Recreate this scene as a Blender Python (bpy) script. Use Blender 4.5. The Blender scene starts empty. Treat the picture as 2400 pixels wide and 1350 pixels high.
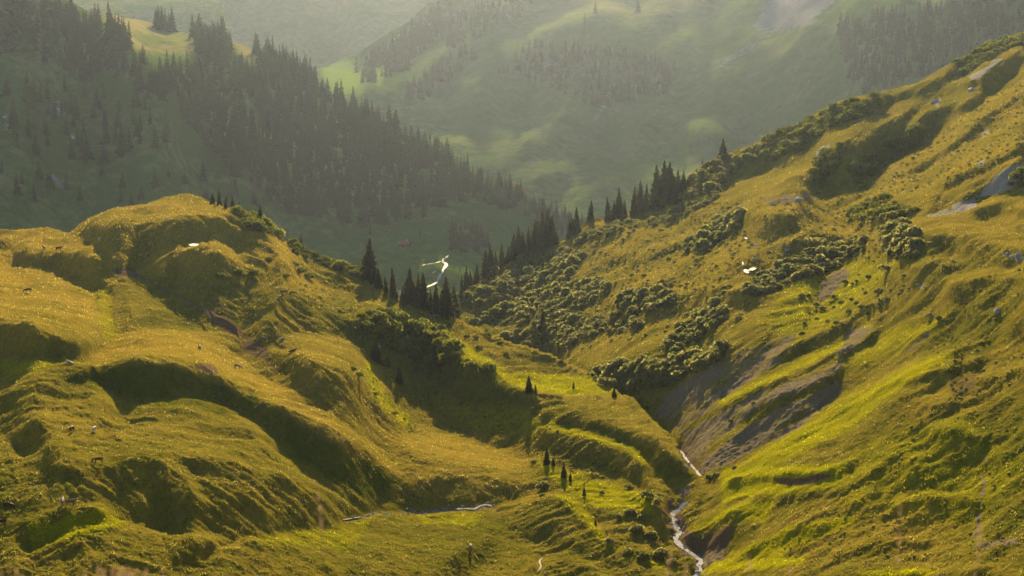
import bpy, math, random
import numpy as np

# ------------------------------------------------------------------ camera, sky, sun, exposure
C = bpy.context.scene
COL = C.collection
R = math.radians
F = 4478.0                      # focal length in photo pixels (2400 wide)
PITCH = R(11.0)
SUN_EL, SUN_AZ = R(16.5), R(0.5)  # azimuth clockwise from +Y (straight ahead of the camera)

cam_data = bpy.data.cameras.new('camera')
cam = bpy.data.objects.new('camera', cam_data)
COL.objects.link(cam)
cam_data.sensor_width = 36.0
cam_data.lens = 36.0 * F / 2400.0
cam_data.clip_start, cam_data.clip_end = 0.3, 30000
cam.location = (0, 0, 0)
cam.rotation_euler = (R(90) - PITCH, 0, 0)
cam_data.dof.use_dof = True
cam_data.dof.focus_distance = 600
cam_data.dof.aperture_fstop = 7.1
C.camera = cam

world = bpy.data.worlds.new('World')
C.world = world
world.use_nodes = True
wn = world.node_tree.nodes
bg = wn['Background']
sky_tex = wn.new('ShaderNodeTexSky')
sky_tex.sky_type = 'NISHITA'
sky_tex.sun_disc = False
sky_tex.sun_elevation = SUN_EL
sky_tex.sun_rotation = SUN_AZ
sky_tex.altitude = 1700
sky_tex.dust_density = 2.0
world.node_tree.links.new(sky_tex.outputs[0], bg.inputs[0])
bg.inputs[1].default_value = 0.065

sun_data = bpy.data.lights.new('sun', 'SUN')
sun = bpy.data.objects.new('sun', sun_data)
COL.objects.link(sun)
sun_data.energy = 5.0
sun_data.angle = R(0.5)
sun_data.color = (1.0, 0.75, 0.40)
sun.rotation_euler = (-(R(90) - SUN_EL), 0, -SUN_AZ)

C.view_settings.view_transform = 'Standard'
C.view_settings.look = 'None'
C.view_settings.gamma = 1
C.view_settings.exposure = 1.42
C.cycles.max_bounces = 5
C.cycles.diffuse_bounces = 2
C.cycles.glossy_bounces = 2
C.cycles.transmission_bounces = 3
C.cycles.volume_bounces = 0
C.cycles.transparent_max_bounces = 4
HAZE_DENSITY = 0.255e-4

rnd = random.Random(7)
rng = np.random.default_rng(11)

# ------------------------------------------------------------------ helpers: pixels of the photo to rays
cP, sP = math.cos(PITCH), math.sin(PITCH)


def ray(u, v):
    """unit horizontal direction (hx, hy) and tangent of the depression angle of a photo pixel"""
    x = (np.asarray(u, float) - 1200.0) / F
    y = (675.0 - np.asarray(v, float)) / F
    dy = cP + y * sP
    dz = -sP + y * cP
    h = np.hypot(x, dy)
    return x / h, dy / h, -dz / h


def poly_mask(U, V, pts, soft):
    """soft-edged polygon mask on the grid"""
    pts = np.asarray(pts, float)
    out = np.zeros(U.shape)
    m = soft * 1.5 + 4
    us, vs = U[0], V[:, 0]
    i0, i1 = np.searchsorted(us, [pts[:, 0].min() - m, pts[:, 0].max() + m])
    j0, j1 = np.searchsorted(vs, [pts[:, 1].min() - m, pts[:, 1].max() + m])
    if i1 <= i0 or j1 <= j0:
        return out
    u, v = U[j0:j1, i0:i1], V[j0:j1, i0:i1]
    ins = np.zeros(u.shape, bool)
    dist = np.full(u.shape, 1e9)
    for k in range(len(pts)):
        (x0, y0), (x1, y1) = pts[k], pts[(k + 1) % len(pts)]
        if y0 != y1:
            c = (y0 > v) != (y1 > v)
            ins ^= c & (u < (x1 - x0) * (v - y0) / (y1 - y0) + x0)
        L2 = (x1 - x0) ** 2 + (y1 - y0) ** 2 + 1e-9
        t = np.clip(((u - x0) * (x1 - x0) + (v - y0) * (y1 - y0)) / L2, 0, 1)
        dist = np.minimum(dist, np.hypot(u - x0 - t * (x1 - x0), v - y0 - t * (y1 - y0)))
    sd = np.where(ins, dist, -dist)
    t = np.clip(sd / soft * 0.5 + 0.5, 0, 1)
    out[j0:j1, i0:i1] = t * t * (3 - 2 * t)
    return out


def line_mask(U, V, pts, w):
    pts = np.asarray(pts, float)
    out = np.zeros(U.shape)
    m = w * 2.2
    us, vs = U[0], V[:, 0]
    i0, i1 = np.searchsorted(us, [pts[:, 0].min() - m, pts[:, 0].max() + m])
    j0, j1 = np.searchsorted(vs, [pts[:, 1].min() - m, pts[:, 1].max() + m])
    if i1 <= i0 or j1 <= j0:
        return out
    u, v = U[j0:j1, i0:i1], V[j0:j1, i0:i1]
    dist = np.full(u.shape, 1e9)
    for k in range(len(pts) - 1):
        (x0, y0), (x1, y1) = pts[k], pts[k + 1]
        L2 = (x1 - x0) ** 2 + (y1 - y0) ** 2 + 1e-9
        t = np.clip(((u - x0) * (x1 - x0) + (v - y0) * (y1 - y0)) / L2, 0, 1)
        dist = np.minimum(dist, np.hypot(u - x0 - t * (x1 - x0), v - y0 - t * (y1 - y0)))
    out[j0:j1, i0:i1] = np.exp(-(dist / w) ** 2)
    return out


def paint(U, V, base, ops):
    """ops: ('p', points, value, softness) or ('l', points, value, width)"""
    B = np.full(U.shape, float(base))
    for kind, pts, val, w in ops:
        a = poly_mask(U, V, pts, w) if kind == 'p' else line_mask(U, V, pts, w)
        B += (val - B) * a
    return B


def tps(anchors, U, V):
    """thin plate spline through (u, v, value)"""
    a = np.asarray(anchors, float)
    P = a[:, :2] / 1000.0
    n = len(a)

    def phi(r2):
        return 0.5 * r2 * np.log(r2 + 1e-12)
    K = phi(((P[:, None] - P[None]) ** 2).sum(-1)) + np.eye(n) * 1e-4
    Q = np.c_[np.ones(n), P]
    A = np.block([[K, Q], [Q.T, np.zeros((3, 3))]])
    c = np.linalg.solve(A, np.r_[a[:, 2], np.zeros(3)])
    out = c[n] + c[n + 1] * U / 1000 + c[n + 2] * V / 1000
    for k in range(n):
        out = out + c[k] * phi((U / 1000 - P[k, 0]) ** 2 + (V / 1000 - P[k, 1]) ** 2)
    return out


def gnoise(x, y, seed=0):
    """gradient noise, about -0.7..0.7"""
    xi, yi = np.floor(x).astype(np.int64), np.floor(y).astype(np.int64)
    fx, fy = (x - xi).astype(np.float32), (y - yi).astype(np.float32)
    sx, sy = fx * fx * fx * (fx * (fx * 6 - 15) + 10), fy * fy * fy * (fy * (fy * 6 - 15) + 10)

    def corner(i, j):
        h = ((xi + i) * 374761393 + (yi + j) * 668265263 + seed * 974711) & 0xffffffff
        h = ((h ^ (h >> 13)) * 1274126177) & 0xffffffff
        a = ((h ^ (h >> 16)) & 1023).astype(np.float32) * (2 * math.pi / 1024)
        return np.cos(a) * (fx - i) + np.sin(a) * (fy - j)
    a = corner(0, 0); b = corner(1, 0); c = corner(0, 1); d = corner(1, 1)
    return (a + (b - a) * sx) * (1 - sy) + (c + (d - c) * sx) * sy


def fbm(x, y, octaves, seed=0, gain=0.5):
    s, a, t = 0, 1.0, 0
    for k in range(octaves):
        s = s + a * gnoise(x * 2 ** k + 17.3 * k, y * 2 ** k - 9.1 * k, seed + k)
        a *= gain
    return s


def slope_of(B):
    return np.interp(B, [-1.3, -1, -0.5, 0, 0.5, 1.0, 2.0], [0.80, 0.60, 0.27, 0.0, -0.10, -0.16, -0.24])


def solve_depth(U, V, L0, B, cut, ell=95.0, wh=0.10, iters=600, rounding=3, smin=0.075):
    """least squares: the log distance L follows the slopes asked for by B along each line of sight, stays near L0"""
    ny, nx = U.shape
    _, _, tau = ray(U, V)
    s = slope_of(B)
    dv = V[1, 0] - V[0, 0]
    g = dv / F / np.maximum(s + tau, smin)             # growth of ln d for one row upwards
    gv = 0.5 * (g[1:] + g[:-1])
    wv = np.ones((ny - 1, nx)); wx = np.full((ny, nx - 1), wh)
    if cut is not None:
        wv[(cut[1:] != cut[:-1]) & (V[1:] < 1122)] = 0
        wx[(cut[:, 1:] != cut[:, :-1]) & (V[:, 1:] < 1122)] = 0

    def relax(L0, gv, wv, wx, lam, iters):
        tv = gv - (L0[:-1] - L0[1:])                   # row j is above row j+1; the unknown is E = L - L0

        def AT(rv, rx):
            o = np.zeros((ny, nx))
            rv = wv * rv; rx = wx * rx
            o[:-1] += rv; o[1:] -= rv
            o[:, 1:] += rx; o[:, :-1] -= rx
            return o
        b = AT(tv, np.zeros((ny, nx - 1)))
        E = np.zeros((ny, nx)); r = b.copy(); p = r.copy(); rs = (r * r).sum()
        for _ in range(iters):
            Ap = AT(p[:-1] - p[1:], p[:, 1:] - p[:, :-1]) + lam * p
            al = rs / (p * Ap).sum()
            E += al * p; r -= al * Ap
            rn = (r * r).sum()
            if rn < 1e-9 * (b * b).sum():
                break
            p = r + rn / rs * p; rs = rn
        return L0 + E
    L = relax(L0, gv, wv, wx, 1.0 / ell ** 2, iters)
    L = relax(L0, gv + 0.7 * (gv - (L[:-1] - L[1:])), wv, wx, 1.0 / ell ** 2, iters)
    for _ in range(2):                                 # no overhangs, no endless flats
        gr = np.clip(L[:-1] - L[1:], dv / F / (0.60 + tau[1:]), dv / F / smin)
        L = relax(L, gr, wv * 4, wx * 0.4, 0.004, 120)
    m = np.ones_like(L) if cut is None else cut.astype(float)
    out = np.zeros_like(L)
    for mm in (m, 1 - m):                              # weathered, rounded edges
        w = blur(blur(mm, rounding), rounding); q = blur(blur(L * mm, rounding), rounding) / np.maximum(w, 1e-6)
        out = np.where(mm > 0.5, q, out)
    return out


def sample(G, us, vs, u, v):
    """bilinear sampling of a grid G[v, u]"""
    x = np.clip((np.asarray(u, float) - us[0]) / (us[1] - us[0]), 0, len(us) - 1.001)
    y = np.clip((np.asarray(v, float) - vs[0]) / (vs[1] - vs[0]), 0, len(vs) - 1.001)
    i, j = x.astype(int), y.astype(int)
    fx, fy = x - i, y - j
    return (G[j, i] * (1 - fx) + G[j, i + 1] * fx) * (1 - fy) + (G[j + 1, i] * (1 - fx) + G[j + 1, i + 1] * fx) * fy


def blur(a, n):
    k = np.ones(n) / n
    a = np.apply_along_axis(lambda r: np.convolve(np.pad(r, n // 2, mode='edge'), k, 'valid')[:len(r)], 0, a)
    return np.apply_along_axis(lambda r: np.convolve(np.pad(r, n // 2, mode='edge'), k, 'valid')[:len(r)], 1, a)


def pixel_grid(u0, u1, v0, v1, step):
    us = np.arange(u0, u1 + 1, step, float); vs = np.arange(v0, v1 + 1, step, float)
    U, V = np.meshgrid(us, vs)
    return us, vs, U, V


def columns(u0, u1, dense, sparse):
    """column positions: dense inside the picture, sparse outside"""
    return np.r_[np.arange(u0, -60, sparse), np.arange(-60, 2460, dense), np.arange(2460, u1 + 1, sparse)]


def grid_mesh(name, P, mat, attrs=None):
    """P: rows x cols x 3"""
    nr, nc = P.shape[:2]
    idx = np.arange(nr * nc).reshape(nr, nc)
    q = np.stack([idx[:-1, :-1], idx[:-1, 1:], idx[1:, 1:], idx[1:, :-1]], -1).reshape(-1, 4)
    return raw_mesh(name, P.reshape(-1, 3), q, mat, attrs)


def raw_mesh(name, verts, faces, mat, attrs=None, smooth=True, link=True, midx=None):
    """faces: array (n, 3) or (n, 4)"""
    verts = np.ascontiguousarray(verts, np.float32); faces = np.ascontiguousarray(faces, np.int32)
    n, k = faces.shape
    me = bpy.data.meshes.new(name)
    me.vertices.add(len(verts)); me.vertices.foreach_set('co', verts.ravel())
    me.loops.add(n * k); me.loops.foreach_set('vertex_index', faces.ravel())
    me.polygons.add(n); me.polygons.foreach_set('loop_start', np.arange(0, n * k, k, dtype=np.int32))
    me.polygons.foreach_set('use_smooth', np.full(n, smooth, bool))
    if attrs:
        for an, av in attrs.items():
            a = me.attributes.new(an, 'FLOAT', 'POINT')
            a.data.foreach_set('value', np.ascontiguousarray(av, np.float32).ravel())
    for m in (mat if isinstance(mat, (list, tuple)) else [mat]):
        me.materials.append(m)
    if midx is not None:
        me.polygons.foreach_set('material_index', np.ascontiguousarray(midx, np.int32))
    me.update(calc_edges=True)
    if not link:
        return me
    o = bpy.data.objects.new(name, me)
    COL.objects.link(o)
    return o


def tag(o, label=None, cat=None, group=None, kind=None):
    if label: o['label'] = label
    if cat: o['category'] = cat
    if group: o['group'] = group
    if kind: o['kind'] = kind
    return o


# ------------------------------------------------------------------ materials
class NT:
    def __init__(self, name):
        self.m = bpy.data.materials.new(name); self.m.use_nodes = True
        self.t = self.m.node_tree; self.t.nodes.clear()
        self.out = self.t.nodes.new('ShaderNodeOutputMaterial')

    def n(self, typ, **kw):
        nd = self.t.nodes.new(typ)
        for k, v in kw.items():
            setattr(nd, k, v)
        return nd

    def l(self, a, b):
        self.t.links.new(a, b)

    def noise(self, coord, scale, detail=3, rough=0.55, w=None):
        nd = self.n('ShaderNodeTexNoise')
        nd.inputs['Scale'].default_value = scale; nd.inputs['Detail'].default_value = detail
        nd.inputs['Roughness'].default_value = rough
        self.l(coord, nd.inputs['Vector'])
        return nd.outputs['Fac']

    def math(self, op, a, b=None, c=None, clamp=False):
        nd = self.n('ShaderNodeMath', operation=op, use_clamp=clamp)
        for i, x in enumerate((a, b, c)):
            if x is None: continue
            if isinstance(x, (int, float)): nd.inputs[i].default_value = x
            else: self.l(x, nd.inputs[i])
        return nd.outputs[0]

    def step(self, x, lo, hi):
        nd = self.n('ShaderNodeMapRange', interpolation_type='SMOOTHSTEP')
        self.l(x, nd.inputs[0]); nd.inputs[1].default_value = lo; nd.inputs[2].default_value = hi
        return nd.outputs[0]

    def mix(self, f, a, b, blend='MIX'):
        nd = self.n('ShaderNodeMix', data_type='RGBA', blend_type=blend)
        for i, x in ((0, f), (6, a), (7, b)):
            if isinstance(x, (int, float)): nd.inputs[i].default_value = x
            elif isinstance(x, tuple): nd.inputs[i].default_value = (*x, 1) if len(x) == 3 else x
            else: self.l(x, nd.inputs[i])
        return nd.outputs[2]

    def attr(self, name):
        return self.n('ShaderNodeAttribute', attribute_name=name).outputs['Fac']


def ground_material(name, green, tan, lush, earth, scree, rock, fine=1.0, sheen=0.35, bump=0.5):
    """grass, dry grass, wet lush grass, bare earth, gravel and rock mixed by the masks stored on the terrain"""
    t = NT(name)
    co = t.n('ShaderNodeTexCoord').outputs['Object']
    nA = t.noise(co, 0.035 * fine, 5, 0.6)
    nB = t.noise(co, 0.33 * fine, 5, 0.65)
    nC = t.noise(co, 1.7 * fine, 4, 0.7)
    fdry = t.math('ADD', t.attr('dry'), t.math('MULTIPLY', t.math('SUBTRACT', nA, 0.5), 1.5))
    fdry = t.math('ADD', fdry, t.math('MULTIPLY', t.math('SUBTRACT', nB, 0.5), 1.3))
    col = t.mix(t.math('MULTIPLY', fdry, 1.0, clamp=True), green, tan)
    fl = t.math('ADD', t.attr('lush'), t.math('MULTIPLY', t.math('SUBTRACT', nB, 0.5), 0.9))
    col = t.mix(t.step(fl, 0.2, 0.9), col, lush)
    # heath and moss: darker russet tussocks with a shape of their own
    nD = t.noise(co, 0.11 * fine, 6, 0.7)
    col = t.mix(t.math('MULTIPLY', t.step(nD, 0.56, 0.72), 0.55), col, (green[0] * 1.25, green[1] * 0.85, green[2] * 0.9))

    def layer(col, an, c, spread, speck):
        m = t.math('ADD', t.attr(an), t.math('MULTIPLY', t.math('SUBTRACT', nB, 0.5), spread))
        m = t.math('ADD', m, t.math('MULTIPLY', t.math('SUBTRACT', nC, 0.5), spread * 0.7))
        m = t.step(m, 0.42, 0.58)
        cc = t.mix(nC, tuple(x * (1 - speck) for x in c), tuple(x * (1 + speck) for x in c))
        return t.mix(m, col, cc)
    col = layer(col, 'earth', earth, 0.5, 0.3)
    col = layer(col, 'scree', scree, 1.3, 0.6)
    col = layer(col, 'rock', rock, 1.1, 0.5)
    var = t.math('ADD', 0.55, t.math('MULTIPLY', nC, 0.9))
    col = t.mix(1.0, col, t.n('ShaderNodeCombineColor').outputs[0], 'MIX') if False else col
    hsv = t.n('ShaderNodeHueSaturation'); t.l(col, hsv.inputs['Color']); t.l(var, hsv.inputs['Value'])
    b = t.n('ShaderNodeBsdfPrincipled')
    t.l(hsv.outputs[0], b.inputs['Base Color'])
    b.inputs['Roughness'].default_value = 0.9
    b.inputs['Specular IOR Level'].default_value = 0.0
    b.inputs['Sheen Weight'].default_value = sheen
    b.inputs['Sheen Roughness'].default_value = 0.45
    t.l(hsv.outputs[0], b.inputs['Sheen Tint'])
    bp = t.n('ShaderNodeBump'); bp.inputs['Strength'].default_value = bump
    bp.inputs['Distance'].default_value = 0.5 / fine
    hgt = t.math('ADD', t.math('MULTIPLY', nB, 1.2), t.math('MULTIPLY', nC, 0.8))
    t.l(hgt, bp.inputs['Height']); t.l(bp.outputs[0], b.inputs['Normal'])
    t.l(b.outputs[0], t.out.inputs['Surface'])
    return t.m


def leaf_material(name, c1, c2, trans=0.35, scale=1.5):
    t = NT(name)
    co = t.n('ShaderNodeTexCoord').outputs['Object']
    oi = t.n('ShaderNodeObjectInfo').outputs['Random']
    f = t.math('ADD', t.math('MULTIPLY', t.noise(co, scale, 3), 0.9), t.math('MULTIPLY', t.math('SUBTRACT', oi, 0.4), 0.7), clamp=True)
    col = t.mix(f, c1, c2)
    d = t.n('ShaderNodeBsdfDiffuse'); tr = t.n('ShaderNodeBsdfTranslucent'); mx = t.n('ShaderNodeMixShader')
    t.l(col, d.inputs[0])
    hs = t.n('ShaderNodeHueSaturation'); hs.inputs['Value'].default_value = 1.6; t.l(col, hs.inputs['Color'])
    t.l(hs.outputs[0], tr.inputs[0])
    mx.inputs[0].default_value = trans
    t.l(d.outputs[0], mx.inputs[1]); t.l(tr.outputs[0], mx.inputs[2])
    t.l(mx.outputs[0], t.out.inputs['Surface'])
    return t.m


def plain_material(name, c, rough=0.8, vary=0.25, scale=3.0, spec=0.1):
    t = NT(name)
    co = t.n('ShaderNodeTexCoord').outputs['Object']
    col = t.mix(t.noise(co, scale, 4), tuple(x * (1 - vary) for x in c), tuple(min(1, x * (1 + vary)) for x in c))
    b = t.n('ShaderNodeBsdfPrincipled'); t.l(col, b.inputs['Base Color'])
    b.inputs['Roughness'].default_value = rough; b.inputs['Specular IOR Level'].default_value = spec
    t.l(b.outputs[0], t.out.inputs['Surface'])
    return t.m


def water_material():
    t = NT('water')
    co = t.n('ShaderNodeTexCoord').outputs['Object']
    b = t.n('ShaderNodeBsdfPrincipled')
    f = t.step(t.noise(co, 0.45, 6, 0.75), 0.50, 0.58)
    t.l(t.mix(f, (0.03, 0.03, 0.025), (0.45, 0.44, 0.41)), b.inputs['Base Color'])
    t.l(t.math('ADD', 0.16, t.math('MULTIPLY', f, 0.6)), b.inputs['Roughness'])
    b.inputs['Specular IOR Level'].default_value = 0.22
    bp = t.n('ShaderNodeBump'); bp.inputs['Strength'].default_value = 0.9; bp.inputs['Distance'].default_value = 0.25
    t.l(t.noise(co, 1.8, 4), bp.inputs['Height']); t.l(bp.outputs[0], b.inputs['Normal'])
    t.l(b.outputs[0], t.out.inputs['Surface'])
    return t.m


M_GROUND = ground_material('alpine_grass', (0.072, 0.085, 0.005), (0.25, 0.18, 0.022), (0.23, 0.22, 0.003),
                           (0.13, 0.086, 0.042), (0.165, 0.132, 0.074), (0.25, 0.235, 0.19), sheen=0.2)
M_FAR = ground_material('far_grass', (0.060, 0.112, 0.022), (0.25, 0.22, 0.085), (0.13, 0.20, 0.02),  # tan raised so the sunlit clearings look brighter
                        (0.07, 0.055, 0.04), (0.20, 0.19, 0.18), (0.26, 0.26, 0.25), fine=0.3, sheen=0.2, bump=0.6)
M_SPRUCE = leaf_material('spruce_needles', (0.030, 0.036, 0.012), (0.090, 0.085, 0.026), 0.35)
M_SPRUCE_FAR = leaf_material('far_spruce_needles', (0.016, 0.028, 0.012), (0.042, 0.055, 0.022), 0.25)
M_BARK = plain_material('bark', (0.06, 0.045, 0.035))
M_ALDER = leaf_material('alder_leaves', (0.100, 0.118, 0.032), (0.235, 0.225, 0.070), 0.55)
M_PINE = leaf_material('dwarf_pine_needles', (0.065, 0.088, 0.012), (0.18, 0.18, 0.028), 0.5)
M_BROAD = leaf_material('broadleaf_leaves', (0.07, 0.08, 0.025), (0.14, 0.13, 0.05), 0.45)
M_WATER = water_material()
M_HEATH = leaf_material('heath_tussocks', (0.115, 0.125, 0.024), (0.31, 0.275, 0.065), 0.5)
M_FOAM_GLINT = plain_material('creek_foam_glint', (0.42, 0.41, 0.38), 0.9, 0.9, 0.9, 0.0)
M_TRICKLE = plain_material('trickle', (0.07, 0.066, 0.055), 0.7, 0.98, 0.7, 0.05)
M_RIVER = plain_material('river_water', (0.27, 0.27, 0.26), 0.6, 0.7, 0.5, 0.06)  # pale matte colour stands in for bright reflections on river and pools


def grass_blade_material():
    t = NT('grass_blades')
    co = t.n('ShaderNodeTexCoord').outputs['Object']
    f = t.math('ADD', t.attr('dry'), t.math('MULTIPLY', t.math('SUBTRACT', t.noise(co, 0.09, 4, 0.6), 0.5), 1.6), clamp=True)
    col = t.mix(f, (0.120, 0.152, 0.014), (0.415, 0.330, 0.080))
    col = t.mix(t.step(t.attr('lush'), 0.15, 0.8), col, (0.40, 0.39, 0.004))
    rust = t.step(t.noise(co, 0.16, 6, 0.7), 0.53, 0.66)
    col = t.mix(t.math('MULTIPLY', rust, 0.7), col, (0.17, 0.11, 0.016))
    moss = t.step(t.noise(co, 0.07, 5, 0.7), 0.54, 0.64)
    col = t.mix(t.math('MULTIPLY', moss, 0.65), col, (0.125, 0.155, 0.006))
    hs = t.n('ShaderNodeHueSaturation'); t.l(col, hs.inputs['Color'])
    t.l(t.math('ADD', 0.30, t.math('MULTIPLY', t.attr('tone'), 1.3)), hs.inputs['Value'])  # wide tone spread between tufts stands in for small shadow specks
    d = t.n('ShaderNodeBsdfDiffuse'); tr = t.n('ShaderNodeBsdfTranslucent'); mx = t.n('ShaderNodeMixShader')
    t.l(hs.outputs[0], d.inputs[0]); t.l(hs.outputs[0], tr.inputs[0]); mx.inputs[0].default_value = 0.5
    t.l(d.outputs[0], mx.inputs[1]); t.l(tr.outputs[0], mx.inputs[2])
    t.l(mx.outputs[0], t.out.inputs['Surface'])
    return t.m


M_BLADE = grass_blade_material()

# ------------------------------------------------------------------ terrain sheets
def to_world(u, v, d):
    hx, hy, tau = ray(u, v)
    return np.stack([hx * d, hy * d, -tau * d], -1)


class Sheet:
    """a piece of country seen from one viewpoint: ln distance on a grid of directions, turned into a real height field"""

    def __init__(self, us, vs, L):
        self.us, self.vs, self.L = us, vs, L
        self.extra = None

    def d(self, u, v):
        return np.exp(sample(self.L, self.us, self.vs, u, v))

    def at(self, u, v):
        p = to_world(u, v, self.d(u, v))
        return p


def back_rows(top, steps, drop):
    """rows behind a crest: the far side of the hill falling away"""
    h = top[:, :2] / np.linalg.norm(top[:, :2], axis=1)[:, None]
    rows = []
    for s in steps:
        z = top[:, 2] - drop * s * s / (s + 18.0)
        rows.append(np.c_[top[:, :2] + h * s, z])
    return rows


def smooth1(y, n):
    k = np.ones(n) / n
    return np.convolve(np.pad(y, n // 2, mode='edge'), k, 'valid')[:len(y)]


# ---------- near ground: pasture hill on the left, steep grass slope on the right, the creek between
us, vs, U, V = pixel_grid(-420, 2820, -240, 1800, 4)

CUT = [(1062, 744), (1078, 752), (1100, 765), (1150, 786), (1200, 805), (1250, 820), (1300, 838), (1350, 862), (1400, 886), (1450, 913),
       (1500, 952), (1545, 998), (1585, 1044), (1612, 1080), (1640, 1114)]
CREEK = [(1640, 1120), (1612, 1135), (1585, 1162), (1572, 1190), (1580, 1230), (1590, 1262), (1615, 1285), (1645, 1300), (1640, 1330), (1652, 1400), (1660, 1800)]
left_poly = CUT + CREEK + [(-500, 1900), (-500, -300), (1062, -300)]
left = poly_mask(U, V, left_poly, 0.6) > 0.5

AL = [(420, 460, 790), (165, 545, 800), (0, 541, 820), (-400, 560, 860), (640, 535, 800), (760, 605, 800), (860, 658, 810), (1000, 735, 800), (1062, 746, 790),
      (1250, 822, 740), (1450, 915, 640), (1560, 1012, 560), (1640, 1114, 490),
      (330, 640, 710), (560, 650, 720), (680, 688, 690), (100, 700, 670), (30, 840, 590), (300, 800, 600), (560, 860, 575), (640, 800, 610), (780, 790, 620), (900, 800, 650),
      (230, 910, 545), (100, 950, 515), (600, 1000, 495), (400, 940, 530), (900, 1000, 525), (1100, 930, 590), (1300, 980, 565), (1450, 1050, 525), (1540, 1140, 470),
      (1200, 1090, 510), (1000, 1170, 455), (860, 1190, 440), (600, 1150, 435), (300, 1100, 450), (160, 1180, 415), (20, 1183, 412), (225, 1088, 455),
      (100, 1330, 368), (270, 1235, 393), (450, 1260, 388), (620, 1268, 385), (850, 1230, 425), (1100, 1280, 418), (1300, 1180, 452), (1440, 1150, 470),
      (1450, 1280, 410), (1300, 1340, 395), (700, 1345, 380), (1550, 1330, 392),
      (1620, 1135, 485), (1572, 1195, 455), (1590, 1262, 420), (1640, 1330, 390), (1660, 1700, 278), (700, 1700, 275), (-400, 1700, 275), (-400, 1200, 410), (-400, 800, 620)]
AR = [(1080, 695, 1000), (1150, 645, 1090), (1300, 565, 1150), (1400, 512, 1130), (1500, 488, 1080), (1600, 420, 1050), (1700, 362, 1020), (1850, 300, 985), (2000, 228, 950),
      (2150, 190, 940), (2300, 115, 930), (2400, 72, 920), (2800, -130, 880),
      (1150, 760, 930), (1250, 800, 860), (1400, 750, 870), (1500, 700, 850), (1350, 640, 960), (1600, 600, 870), (1750, 632, 740), (1750, 520, 850), (1900, 480, 850), (1900, 400, 880),
      (2100, 330, 880), (2250, 420, 760), (2400, 330, 740), (2150, 530, 690), (2400, 560, 585), (2000, 620, 680), (1850, 700, 650), (1650, 760, 720), (1400, 860, 720), (1330, 835, 790),
      (1550, 900, 645), (1700, 930, 585), (1560, 995, 600), (1640, 1110, 502), (1740, 1060, 512), (1900, 830, 590), (2050, 760, 580), (2240, 655, 560), (2400, 655, 520),
      (2080, 885, 505), (1900, 990, 490), (1720, 1105, 468), (2240, 820, 490), (2400, 900, 430), (1900, 1100, 445), (1700, 1165, 450), (1960, 1135, 430), (2200, 1000, 445),
      (2250, 1060, 420), (2400, 1150, 385), (2050, 1220, 395), (1750, 1180, 432), (1660, 1225, 418), (1850, 1290, 385), (2200, 1300, 362), (2400, 1320, 340), (1750, 1320, 385),
      (1620, 1135, 485), (1572, 1195, 455), (1590, 1262, 420), (1640, 1330, 390), (1660, 1700, 278), (2400, 1700, 262), (2800, 1700, 262), (2800, 900, 380), (2800, 400, 620)]
LL = tps([(u, v, math.log(d)) for u, v, d in AL], U, V)
LR = tps([(u, v, math.log(d)) for u, v, d in AR], U, V)
wl = left.astype(float)
wl = np.where(V > 1116, poly_mask(U, V, left_poly, 45), wl)
L0 = LL * wl + LR * (1 - wl)

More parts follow.
